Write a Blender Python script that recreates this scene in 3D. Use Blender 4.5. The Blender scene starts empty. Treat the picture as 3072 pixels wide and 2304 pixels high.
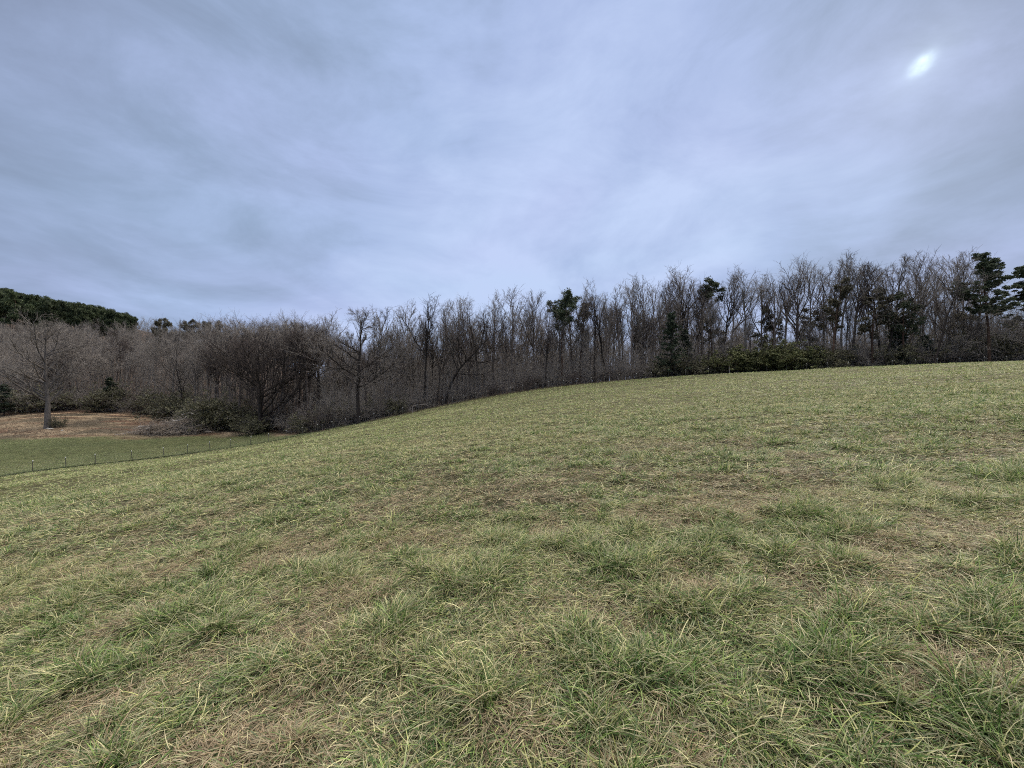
import bpy, math
import numpy as np
from mathutils import Vector

R = math.radians
SC = bpy.context.scene
COL = SC.collection
EYE = 1.6
FPX = 1200.0                                   # focal length in pixels of the 3072 x 2304 photograph

# ------------------------------------------------------------------ camera
cam_d = bpy.data.cameras.new('camera')
cam_d.sensor_width = 36.0
cam_d.lens = 36.0 * FPX / 3072.0
cam_d.clip_start = 0.05
cam_d.clip_end = 5000.0
cam = bpy.data.objects.new('camera', cam_d)
cam.location = (0, 0, EYE)
cam.rotation_euler = (R(90), 0, 0)
COL.objects.link(cam)
SC.camera = cam

# ------------------------------------------------------------------ sky and sun
SUN_EL, SUN_AZ = R(29.5), R(45.0)              # azimuth clockwise from +Y (the way the camera looks)
SUN_DIR = Vector((math.sin(SUN_AZ) * math.cos(SUN_EL), math.cos(SUN_AZ) * math.cos(SUN_EL), math.sin(SUN_EL)))
world = bpy.data.worlds.new('World')
SC.world = world
world.use_nodes = True


class NT:
    """small helper around a node tree"""
    def __init__(s, tree):
        s.t = tree; s.n = tree.nodes; s.l = tree.links
        s.n.clear()
    def add(s, typ, ins=None, **kw):
        nd = s.n.new(typ)
        for k, v in kw.items():
            setattr(nd, k, v)
        for k, v in (ins or {}).items():
            if isinstance(v, bpy.types.NodeSocket):
                s.l.new(v, nd.inputs[k])
            else:
                nd.inputs[k].default_value = v
        return nd
    def math(s, op, a, b=0.0, c=0.0, clamp=False):
        return s.add('ShaderNodeMath', {0: a, 1: b, 2: c}, operation=op, use_clamp=clamp).outputs[0]
    def vmath(s, op, a, b=(0, 0, 0)):
        return s.add('ShaderNodeVectorMath', {0: a, 1: b}, operation=op)
    def mix(s, f, a, b, mode='MIX'):
        nd = s.add('ShaderNodeMix', data_type='RGBA', blend_type=mode)
        for k, v in ((0, f), (6, a), (7, b)):
            if isinstance(v, bpy.types.NodeSocket):
                s.l.new(v, nd.inputs[k])
            else:
                nd.inputs[k].default_value = v
        return nd.outputs[2]
    def ramp(s, fac, stops, interp='LINEAR'):
        nd = s.add('ShaderNodeValToRGB', {0: fac})
        cr = nd.color_ramp
        cr.interpolation = interp
        while len(cr.elements) < len(stops):
            cr.elements.new(0.5)
        for e, (p, c) in zip(cr.elements, stops):
            e.position = p
            e.color = (c if len(c) == 4 else tuple(c) + (1,)) if not isinstance(c, (int, float)) else (c, c, c, 1)
        return nd.outputs[0]
    def maprange(s, v, a, b, c=0.0, d=1.0, smooth=True):
        nd = s.add('ShaderNodeMapRange', interpolation_type='SMOOTHSTEP' if smooth else 'LINEAR')
        s.l.new(v, nd.inputs[0])
        for i, x in zip((1, 2, 3, 4), (a, b, c, d)):
            nd.inputs[i].default_value = x
        return nd.outputs[0]


def build_world():
    T = NT(world.node_tree)
    co = T.add('ShaderNodeTexCoord').outputs['Generated']
    d = T.vmath('NORMALIZE', co).outputs[0]
    xyz = T.add('ShaderNodeSeparateXYZ', {0: d})
    dx, dy, dz = xyz.outputs[0], xyz.outputs[1], xyz.outputs[2]
    den = T.math('ADD', T.math('MAXIMUM', dz, 0.0), 0.16)
    px, py = T.math('DIVIDE', dx, den), T.math('DIVIDE', dy, den)
    plane = T.add('ShaderNodeCombineXYZ', {0: px, 1: py, 2: 0.0}).outputs[0]     # the cloud deck, seen from below
    # clouds streaked along one wind direction
    mp = T.add('ShaderNodeMapping', {'Vector': plane, 'Rotation': (0, 0, R(8)), 'Scale': (0.95, 0.66, 1), 'Location': (5.2, 2.9, 0)}).outputs[0]
    n1 = T.add('ShaderNodeTexNoise', {'Vector': mp, 'Scale': 1.15, 'Detail': 4.0, 'Roughness': 0.5, 'Distortion': 0.5}).outputs[0]
    mp2 = T.add('ShaderNodeMapping', {'Vector': plane, 'Rotation': (0, 0, R(14)), 'Scale': (1.25, 0.95, 1), 'Location': (8.1, 4.4, 0)}).outputs[0]
    mp2 = T.add('ShaderNodeMapping', {'Vector': d, 'Rotation': (0, R(8), 0), 'Scale': (1.0, 1.0, 2.3), 'Location': (1.7, 3.1, 5.2)}).outputs[0]
    n2 = T.add('ShaderNodeTexNoise', {'Vector': mp2, 'Scale': 2.9, 'Detail': 8.0, 'Roughness': 0.64, 'Distortion': 0.45}).outputs[0]
    # the deck is thinnest straight ahead, thicker towards both sides
    def lobe(az, el, lo, hi):
        v = (math.sin(R(az)) * math.cos(R(el)), math.cos(R(az)) * math.cos(R(el)), math.sin(R(el)))
        dt = T.vmath('DOT_PRODUCT', d, v).outputs['Value']
        return T.maprange(dt, math.cos(R(lo)), math.cos(R(hi)), 0.0, 1.0)
    c1 = lobe(4, 18, 58, 0)
    c2 = lobe(-6, 3, 30, 0)
    a = T.math('MULTIPLY', T.math('SUBTRACT', n1, 0.5), 1.2)
    b = T.math('MULTIPLY', T.math('SUBTRACT', n2, 0.5), 1.00)
    v = T.math('ADD', T.math('ADD', a, b), 0.26)
    v = T.math('ADD', v, T.math('MULTIPLY', c1, 0.57))
    v = T.math('SUBTRACT', v, T.math('MULTIPLY', lobe(-42, 34, 30, 0), 0.16))
    v = T.math('SUBTRACT', v, T.math('MULTIPLY', lobe(58, 30, 34, 0), 0.10))
    v = T.math('ADD', v, T.math('MULTIPLY', c2, 0.12), clamp=True)
    cloud = T.ramp(v, [(0.0, (0.235, 0.300, 0.425)), (0.35, (0.325, 0.418, 0.612)), (0.65, (0.435, 0.545, 0.820)), (1.0, (0.560, 0.680, 0.965))])
    # hue drifts between a greener and a more lilac blue
    n3 = T.add('ShaderNodeTexNoise', {'Vector': plane, 'Scale': 0.9, 'Detail': 2.0}).outputs[0]
    hue = T.ramp(n3, [(0.35, (0.98, 1.01, 1.0)), (0.65, (1.02, 0.99, 1.01))])
    cloud = T.mix(1.0, cloud, hue, 'MULTIPLY')
    # extra brightness and warmth added to the unseen overhead sky to light the grass
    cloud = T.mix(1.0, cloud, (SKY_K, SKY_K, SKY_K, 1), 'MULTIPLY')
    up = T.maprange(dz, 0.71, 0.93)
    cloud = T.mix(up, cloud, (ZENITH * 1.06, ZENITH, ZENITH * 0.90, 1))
    # the thin spot in front of the sun
    sx = Vector((math.cos(SUN_AZ), -math.sin(SUN_AZ), 0))
    sy = SUN_DIR.cross(sx)
    spot_dir = Vector(((2764 - 1536) / FPX, 1, (1152 - 194) / FPX)).normalized()
    e1 = T.vmath('DOT_PRODUCT', T.vmath('SUBTRACT', d, tuple(spot_dir)).outputs[0], tuple((sx * 0.78 - sy * 0.62).normalized())).outputs['Value']
    e2 = T.vmath('DOT_PRODUCT', T.vmath('SUBTRACT', d, tuple(spot_dir)).outputs[0], tuple((sx * 0.62 + sy * 0.78).normalized())).outputs['Value']
    wob = T.math('MULTIPLY', T.math('SUBTRACT', T.add('ShaderNodeTexNoise', {'Vector': d, 'Scale': 55.0, 'Detail': 3.0}).outputs[0], 0.5), 3.2)
    q = T.math('ADD', T.math('POWER', T.math('DIVIDE', T.math('ABSOLUTE', e1), 0.0115), 2.0), T.math('POWER', T.math('DIVIDE', T.math('ABSOLUTE', e2), 0.0088), 2.0))
    front = T.math('GREATER_THAN', T.vmath('DOT_PRODUCT', d, tuple(spot_dir)).outputs['Value'], 0.9)
    g = T.math('MULTIPLY', T.math('EXPONENT', T.math('MULTIPLY', T.math('ADD', q, wob), -0.8)), front)
    glow = T.math('MULTIPLY', T.math('EXPONENT', T.math('MULTIPLY', q, -0.06)), T.math('MULTIPLY', front, 0.06))
    g = T.math('ADD', T.math('MULTIPLY', g, 0.44), glow)
    spot = T.mix(g, (0, 0, 0, 1), (0.55, 0.70, 0.65, 1))
    cloud = T.mix(1.0, cloud, spot, 'ADD')
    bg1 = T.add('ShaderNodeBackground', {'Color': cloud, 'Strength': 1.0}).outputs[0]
    sky = T.add('ShaderNodeTexSky', sky_type='NISHITA', sun_disc=False, sun_elevation=SUN_EL, sun_rotation=SUN_AZ, dust_density=2.0).outputs[0]
    bg2 = T.add('ShaderNodeBackground', {'Color': sky, 'Strength': 0.06}).outputs[0]
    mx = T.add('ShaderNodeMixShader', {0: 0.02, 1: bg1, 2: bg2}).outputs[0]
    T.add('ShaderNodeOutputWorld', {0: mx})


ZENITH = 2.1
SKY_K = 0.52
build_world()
sun_d = bpy.data.lights.new('sun', 'SUN')
sun_d.energy = 1.5
sun_d.angle = R(16)
sun_d.color = (1.0, 0.90, 0.74)
sun = bpy.data.objects.new('sun', sun_d)
sun.rotation_euler = (-SUN_DIR).to_track_quat('-Z', 'Y').to_euler()
sun.location = (60, 60, 80)
COL.objects.link(sun)
SC.view_settings.view_transform = 'Standard'
SC.view_settings.look = 'None'
SC.view_settings.exposure = 0.90
SC.view_settings.gamma = 1.0
SC.cycles.max_bounces = 5
SC.cycles.diffuse_bounces = 3
SC.cycles.glossy_bounces = 1
SC.cycles.transmission_bounces = 3
SC.cycles.transparent_max_bounces = 4
SC.cycles.use_adaptive_sampling = True
SC.cycles.adaptive_threshold = 0.02
SC.cycles.use_denoising = False
SC.cycles.filter_width = 1.05
SC.cycles.sample_clamp_direct = 5.0
SC.cycles.sample_clamp_indirect = 2.0


# ------------------------------------------------------------------ small tools
def tag(o, label=None, cat=None, group=None, kind=None):
    if label: o['label'] = label
    if cat: o['category'] = cat
    if group: o['group'] = group
    if kind: o['kind'] = kind
    return o


def mesh_from(name, verts, faces, mat=None, colors=None, smooth=True):
    """verts (N,3), faces (M,k) with k = 3 or 4"""
    me = bpy.data.meshes.new(name)
    verts = np.ascontiguousarray(verts, dtype=np.float32)
    faces = np.ascontiguousarray(faces, dtype=np.int32)
    k = faces.shape[1]
    me.vertices.add(len(verts)); me.vertices.foreach_set('co', verts.ravel())
    me.loops.add(faces.size); me.loops.foreach_set('vertex_index', faces.ravel())
    me.polygons.add(len(faces))
    me.polygons.foreach_set('loop_start', np.arange(0, faces.size, k, dtype=np.int32))
    me.polygons.foreach_set('use_smooth', np.full(len(faces), smooth, dtype=bool))
    if colors is not None:
        at = me.color_attributes.new('tint', 'FLOAT_COLOR', 'POINT')
        c4 = np.ones((len(verts), 4), np.float32); c4[:, :3] = colors
        at.data.foreach_set('color', c4.ravel())
    me.update(calc_edges=True)
    me.validate(verbose=False) if len(verts) < 20000 else None
    if mat: me.materials.append(mat)
    return me


def new_obj(name, me, parent=None, loc=None, rotz=0.0, scale=None):
    o = bpy.data.objects.new(name, me)
    COL.objects.link(o)
    if parent: o.parent = parent
    if loc is not None: o.location = loc
    if rotz: o.rotation_euler = (0, 0, rotz)
    if scale is not None: o.scale = (scale,) * 3 if isinstance(scale, (int, float)) else scale
    return o


_tab = np.random.default_rng(77).random((256, 256))


def vnoise(x, y, s, seed=0):
    x = np.asarray(x, float) / s + seed * 17.31; y = np.asarray(y, float) / s + seed * 9.77
    i = np.floor(x).astype(int); j = np.floor(y).astype(int)
    fx, fy = x - i, y - j
    fx = fx * fx * (3 - 2 * fx); fy = fy * fy * (3 - 2 * fy)
    a = _tab[i & 255, j & 255]; b = _tab[(i + 1) & 255, j & 255]
    c = _tab[i & 255, (j + 1) & 255]; d = _tab[(i + 1) & 255, (j + 1) & 255]
    return (a * (1 - fx) + b * fx) * (1 - fy) + (c * (1 - fx) + d * fx) * fy


def fbm(x, y, s, octv=4, seed=0):
    t, amp, tot = 0, 1.0, 0
    for k in range(octv):
        t = t + amp * vnoise(x, y, s / 2 ** k, seed + k * 3); tot += amp; amp *= 0.5
    return t / tot


def smooth(v, a, b):
    t = np.clip((v - a) / (b - a), 0, 1)
    return t * t * (3 - 2 * t)


# ------------------------------------------------------------------ the lie of the land
def pix(px, row, Y):
    return ((px - 1536) / FPX * Y, Y, EYE - (row - 1152) / FPX * Y)


CTRL = [pix(*p) for p in [
    # column, row, distance
    (-700, 1760, 10), (-700, 1600, 25), (-700, 1540, 38), (-700, 1440, 60), (-700, 1370, 80), (-700, 1240, 110), (-700, 930, 200),
    (0, 1530, 10), (0, 1460, 20), (0, 1440, 30), (0, 1434, 37), (0, 1428, 43), (0, 1345, 60), (0, 1288, 80), (0, 1238, 100), (0, 1120, 140), (0, 968, 200), (0, 930, 260),
    (500, 1458, 10), (500, 1402, 20), (500, 1387, 32), (500, 1378, 42), (500, 1371, 53), (500, 1334, 66), (500, 1287, 80), (500, 1236, 102), (500, 1130, 145), (500, 1052, 200),
    (1000, 1398, 10), (1000, 1331, 20), (1000, 1306, 38), (1000, 1294, 54), (1000, 1286, 67), (1000, 1282, 78), (1000, 1205, 105), (1000, 1165, 150), (1000, 1155, 200), (740, 1150, 150), (740, 1115, 200),
    (1536, 1342, 10), (1536, 1254, 20), (1536, 1207, 40), (1536, 1190, 60), (1536, 1180, 76), (1536, 1168, 100), (1536, 1162, 150), (1536, 1158, 200), (1250, 1160, 170),
    (2100, 1296, 10), (2100, 1200, 20), (2100, 1150, 40), (2100, 1127, 62), (2100, 1127, 75), (2100, 1128, 100), (2100, 1132, 160),
    (2600, 1243, 10), (2600, 1138, 24), (2600, 1108, 40), (2600, 1101, 55), (2600, 1106, 68), (2600, 1112, 90), (2600, 1125, 160),
    (3072, 1202, 10), (3072, 1107, 24), (3072, 1087, 38), (3072, 1083, 52), (3072, 1090, 64), (3072, 1100, 90), (3072, 1120, 160),
    (3800, 1150, 10), (3800, 1066, 24), (3800, 1058, 38), (3800, 1062, 56), (3800, 1085, 100), (3800, 1110, 160)]]
CTRL += [pix(*p) for p in [(760, 1105, 260), (900, 1140, 270), (1150, 1160, 270), (900, 1130, 400), (1200, 1156, 400), (1400, 1158, 300), (500, 1010, 300)]]
CTRL += [(x, y, 0.105 * x - 0.004 * y) for x in (-14, -6, 0, 6, 14) for y in (-8, 0, 4)]
CTRL += [(-60, -20, -7), (60, -20, 5), (-420, 420, 60), (0, 420, 0), (420, 420, 0), (-420, 60, 20), (420, 60, 0), (0, 1000, 10), (-900, 1000, 60), (900, 1000, 5), (-900, 0, 20), (900, 0, 0), (0, -120, -4)]
CP = np.array(CTRL)


def _tps():
    P = CP[:, :2] / 100.0
    n = len(P)
    r2 = ((P[:, None] - P[None]) ** 2).sum(-1)
    K = 0.5 * r2 * np.log(np.maximum(r2, 1e-12))
    K[np.diag_indices(n)] = 2e-5
    Q = np.c_[np.ones(n), P]
    A = np.block([[K, Q], [Q.T, np.zeros((3, 3))]])
    return np.linalg.solve(A, np.r_[CP[:, 2], 0, 0, 0])


_W = _tps()


def base_z(x, y):
    x = np.asarray(x, float); y = np.asarray(y, float)
    sh = x.shape; x = x.ravel() / 100; y = y.ravel() / 100
    out = np.empty(len(x))
    P = CP[:, :2] / 100.0
    for a in range(0, len(x), 40000):
        s = slice(a, a + 40000)
        r2 = (x[s, None] - P[None, :, 0]) ** 2 + (y[s, None] - P[None, :, 1]) ** 2
        out[s] = (0.5 * r2 * np.log(np.maximum(r2, 1e-12))) @ _W[:-3] + _W[-3] + _W[-2] * x[s] + _W[-1] * y[s]
    return out.reshape(sh)


def ground_z(x, y):
    x = np.asarray(x, float); y = np.asarray(y, float)
    d = np.hypot(x, y)
    z = base_z(x, y)
    w = smooth(1536 + FPX * x / np.maximum(y, 1.0), 800, 1000) * smooth(y, 110, 160)
    z = z * (1 - w) + np.minimum(z, 0.6) * w
    z = z + 0.030 * (tussock(x, y) - 0.4) * np.clip(1 - d / 40, 0, 1)
    z = z + (fbm(x, y, 1.1, 2, 5) - 0.5) * 0.10 * np.clip(1 - d / 60, 0, 1) + (fbm(x, y, 6.0, 2, 9) - 0.5) * 0.28 * smooth(d, 4, 30)
    return z


def tussock(x, y):
    return smooth(fbm(x, y, 0.30, 3, 131), 0.42, 0.70)


def gz(x, y):
    return float(ground_z(np.array([x]), np.array([y]))[0])


FENCE_PX = [-400, -200, 0, 97, 500, 953, 1300, 1700, 2100, 2600, 3072, 3500]
FENCE_Y = [37, 39, 43, 45, 53, 65, 74, 78, 76, 68, 62, 56]


def fence_y(px): return np.interp(px, FENCE_PX, FENCE_Y)


def col_of(x, y): return 1536 + FPX * np.asarray(x) / np.maximum(np.asarray(y), 0.3)


def meadow_end(px): return np.interp(px, [-400, 0, 250, 420, 560, 800, 940, 1000], [66, 69, 69.5, 70.5, 74.5, 75, 69, 60])


def wood_start(px): return np.interp(px, [-400, 0, 420, 520, 620, 800, 960, 1300, 1700, 2100, 2600, 3072, 3500], [99, 99, 99, 92, 79, 78, 68.5, 75.5, 79.5, 77.5, 69.5, 63.5, 58])


# ------------------------------------------------------------------ materials
def mat_new(name):
    m = bpy.data.materials.new(name); m.use_nodes = True
    return m, NT(m.node_tree)


def finish(m, T, base, rough=0.9, bump=None, trans=0.0, spec=0.2):
    p = T.add('ShaderNodeBsdfPrincipled', {'Roughness': rough, 'Specular IOR Level': spec})
    if isinstance(base, bpy.types.NodeSocket): T.l.new(base, p.inputs['Base Color'])
    else: p.inputs['Base Color'].default_value = base
    if bump is not None: T.l.new(bump, p.inputs['Normal'])
    out = p.outputs[0]
    if trans:
        tr = T.add('ShaderNodeBsdfTranslucent')
        if isinstance(base, bpy.types.NodeSocket): T.l.new(base, tr.inputs[0])
        else: tr.inputs[0].default_value = base
        out = T.add('ShaderNodeMixShader', {0: trans, 1: out, 2: tr.outputs[0]}).outputs[0]
    T.add('ShaderNodeOutputMaterial', {0: out})
    return m


def make_mats():
    M = {}
    m, T = mat_new('grass_blade')
    c = T.add('ShaderNodeAttribute', attribute_name='tint').outputs['Color']
    M['grass'] = finish(m, T, c, 0.55, None, 0.28, 0.35)
    m, T = mat_new('ground_soil')
    co = T.add('ShaderNodeTexCoord').outputs['Object']
    c = T.add('ShaderNodeAttribute', attribute_name='tint').outputs['Color']
    n1 = T.add('ShaderNodeTexNoise', {'Vector': co, 'Scale': 9.0, 'Detail': 8.0, 'Roughness': 0.7}).outputs[0]
    n2 = T.add('ShaderNodeTexNoise', {'Vector': co, 'Scale': 0.9, 'Detail': 6.0, 'Roughness': 0.65}).outputs[0]
    f1 = T.ramp(n1, [(0.3, 0.45), (0.7, 1.6)]); f2 = T.ramp(n2, [(0.3, 0.6), (0.7, 1.35)])
    c = T.mix(1.0, c, f1, 'MULTIPLY'); c = T.mix(1.0, c, f2, 'MULTIPLY')
    bp = T.add('ShaderNodeBump', {'Height': n1, 'Strength': 0.8, 'Distance': 0.06}).outputs[0]
    M['ground'] = finish(m, T, c, 0.95, bp, 0, 0.1)

    def bark(name, a, b, sc=7.0, rnd=0.35):
        m, T = mat_new(name)
        co = T.add('ShaderNodeTexCoord').outputs['Object']
        mp = T.add('ShaderNodeMapping', {'Vector': co, 'Scale': (1, 1, 0.22)}).outputs[0]
        n = T.add('ShaderNodeTexNoise', {'Vector': mp, 'Scale': sc, 'Detail': 6.0, 'Roughness': 0.7}).outputs[0]
        c = T.ramp(n, [(0.32, a), (0.68, b)])
        r = T.add('ShaderNodeObjectInfo').outputs['Random']
        k = T.math('MULTIPLY_ADD', r, rnd, 1 - rnd / 2)
        v = T.vmath('SCALE', c); T.l.new(k, v.inputs['Scale'])
        bp = T.add('ShaderNodeBump', {'Height': n, 'Strength': 0.7, 'Distance': 0.03}).outputs[0]
        return finish(m, T, v.outputs[0], 0.92, bp, 0, 0.15)
    M['bark'] = bark('bark_brown_grey', (0.060, 0.050, 0.047), (0.180, 0.152, 0.142))
    M['bark_dark'] = bark('bark_dark', (0.018, 0.015, 0.014), (0.060, 0.050, 0.046))
    M['bark_pale'] = bark('bark_pale_grey', (0.075, 0.068, 0.064), (0.235, 0.212, 0.200))
    M['bark_pine'] = bark('bark_pine', (0.035, 0.022, 0.017), (0.12, 0.075, 0.055))
    M['twig'] = bark('twig_grey_brown', (0.165, 0.150, 0.140), (0.270, 0.246, 0.230), 3.0, 0.4)
    M['twig_dark'] = bark('twig_dark_brown', (0.055, 0.044, 0.042), (0.100, 0.082, 0.078), 3.0, 0.4)
    M['twig_red'] = bark('twig_reddish', (0.078, 0.064, 0.060), (0.132, 0.110, 0.104), 3.0, 0.4)
    M['dead_wood'] = bark('dead_wood', (0.22, 0.19, 0.165), (0.48, 0.43, 0.39), 5.0, 0.3)
    M['dead_dark'] = bark('dead_wood_dark', (0.17, 0.145, 0.12), (0.40, 0.345, 0.30), 5.0, 0.5)

    def leafy(name, a, b, rnd=0.5, tr=0.15):
        m, T = mat_new(name)
        co = T.add('ShaderNodeTexCoord').outputs['Object']
        n = T.add('ShaderNodeTexNoise', {'Vector': co, 'Scale': 1.6, 'Detail': 3.0, 'Roughness': 0.7}).outputs[0]
        c = T.ramp(n, [(0.35, a), (0.65, b)])
        r = T.add('ShaderNodeObjectInfo').outputs['Random']
        k = T.math('MULTIPLY_ADD', r, rnd, 1 - rnd / 2)
        v = T.vmath('SCALE', c); T.l.new(k, v.inputs['Scale'])
        return finish(m, T, v.outputs[0], 0.6, None, tr, 0.3)
    M['needle'] = leafy('pine_needle', (0.036, 0.052, 0.032), (0.082, 0.100, 0.056))
    M['needle_hill'] = leafy('pine_needle_hill', (0.036, 0.054, 0.026), (0.088, 0.112, 0.052), 0.6)
    M['needle_brown'] = leafy('pine_needle_brownish', (0.060, 0.056, 0.038), (0.112, 0.102, 0.066))
    M['cedar'] = leafy('cedar_spray', (0.022, 0.034, 0.022), (0.052, 0.070, 0.042))
    M['leaf'] = leafy('shrub_leaf', (0.062, 0.072, 0.030), (0.150, 0.155, 0.066))
    M['leaf_dark'] = leafy('shrub_leaf_dark', (0.075, 0.075, 0.045), (0.155, 0.148, 0.090))
    M['ivy'] = leafy('ivy_leaf', (0.016, 0.034, 0.020), (0.040, 0.066, 0.038))

    m, T = mat_new('dirt')
    co = T.add('ShaderNodeTexCoord').outputs['Object']
    n = T.add('ShaderNodeTexNoise', {'Vector': co, 'Scale': 1.3, 'Detail': 8.0, 'Roughness': 0.7}).outputs[0]
    M['dirt'] = finish(m, T, T.ramp(n, [(0.3, (0.26, 0.17, 0.10)), (0.7, (0.56, 0.42, 0.28))]), 0.95, T.add('ShaderNodeBump', {'Height': n, 'Strength': 0.5, 'Distance': 0.08}).outputs[0])
    m, T = mat_new('steel_green')
    n = T.add('ShaderNodeTexNoise', {'Scale': 20.0}).outputs[0]
    M['post'] = finish(m, T, T.ramp(n, [(0.3, (0.08, 0.078, 0.065)), (0.7, (0.16, 0.15, 0.13))]), 0.7)
    m, T = mat_new('white_paint')
    n = T.add('ShaderNodeTexNoise', {'Scale': 15.0}).outputs[0]
    M['white'] = finish(m, T, T.ramp(n, [(0.3, (0.66, 0.66, 0.64)), (0.7, (0.85, 0.85, 0.83))]), 0.6)
    m, T = mat_new('galvanised_wire')
    n = T.add('ShaderNodeTexNoise', {'Scale': 8.0}).outputs[0]
    M['wire'] = finish(m, T, T.ramp(n, [(0.3, (0.16, 0.15, 0.15)), (0.7, (0.30, 0.29, 0.29))]), 0.5)
    m, T = mat_new('pale_plastic')
    n = T.add('ShaderNodeTexNoise', {'Scale': 4.0, 'Detail': 5.0}).outputs[0]
    M['plastic'] = finish(m, T, T.ramp(n, [(0.3, (0.24, 0.27, 0.32)), (0.7, (0.50, 0.54, 0.60))]), 0.5)
    m, T = mat_new('pale_rock')
    n = T.add('ShaderNodeTexNoise', {'Scale': 6.0, 'Detail': 6.0}).outputs[0]
    M['rock'] = finish(m, T, T.ramp(n, [(0.3, (0.30, 0.28, 0.25)), (0.7, (0.62, 0.60, 0.56))]), 0.9, T.add('ShaderNodeBump', {'Height': n, 'Strength': 0.8, 'Distance': 0.05}).outputs[0])
    return M


MAT = make_mats()


# ------------------------------------------------------------------ ground sheet
def zone(x, y):
    """0 pasture, 1 far meadow, 2 brown rough ground, 3 wood floor (as soft weights)"""
    px = col_of(x, y)
    px = np.where(y < 1, 1536, px)
    wob = (fbm(x, y, 5.0, 3, 40) - 0.5) * 5
    wood = smooth(y + wob * 0.4 - wood_start(px), -1.2, 1.5)
    meadow_gone = smooth(y + wob * 1.6 - meadow_end(px), -2.5, 3.0)
    over = smooth(y - fence_y(px), -0.5, 0.5)
    left = px < 1000
    brown = np.where(left, meadow_gone * over, 0)
    meadow = np.where(left, over * (1 - brown), 0)
    return np.clip(over * 0 + meadow, 0, 1), brown, wood


def build_ground():
    u = np.linspace(-1, 1, 560); v = np.linspace(0, 1, 620)
    xs = np.sinh(u * 6.2) / math.sinh(6.2) * 1300
    ys = -30 + 34 * v + 0 * v
    ys = np.concatenate([np.linspace(-120, 0.6, 30)[:-1], 0.6 + np.sinh(v * 6.0) / math.sinh(6.0) * 1500])
    X, Y = np.meshgrid(xs, ys)
    Z = ground_z(X, Y)
    Z = Z - 0.02
    ny, nx = X.shape
    idx = np.arange(nx * ny).reshape(ny, nx)
    F = np.stack([idx[:-1, :-1], idx[:-1, 1:], idx[1:, 1:], idx[1:, :-1]], -1).reshape(-1, 4)
    x, y, z = X.ravel(), Y.ravel(), Z.ravel()
    me_, br, wd = zone(x, y)
    n = fbm(x, y, 1.2, 4, 3)[:, None]; nb = fbm(x, y, 7.0, 4, 13)[:, None]
    past = np.array([0.042, 0.043, 0.023]) * (1 - n) + np.array([0.105, 0.096, 0.050]) * n
    mead = np.array([0.060, 0.075, 0.034]) * (1 - nb) + np.array([0.105, 0.105, 0.050]) * nb
    t = smooth(nb, 0.38, 0.62)
    brn = np.array([0.110, 0.090, 0.066]) * (1 - t) + np.array([0.285, 0.220, 0.150]) * t
    s = fbm(x * 0.35, y, 2.5, 3, 23)[:, None]
    brn = brn * (1 - smooth(s, 0.55, 0.72)) + np.array([0.15, 0.085, 0.058]) * smooth(s, 0.55, 0.72)
    wod = np.array([0.060, 0.044, 0.036]) * (1 - n) + np.array([0.120, 0.085, 0.066]) * n
    c = past * (1 - me_[:, None]) + mead * me_[:, None]
    c = c * (1 - br[:, None]) + brn * br[:, None]
    c = c * (1 - wd[:, None]) + wod * wd[:, None]
    o = new_obj('ground', mesh_from('ground', np.c_[x, y, z], F, MAT['ground'], c))
    tag(o, 'sloping pasture ground falling to a valley on the left', None, None, 'structure')


build_ground()


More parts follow.
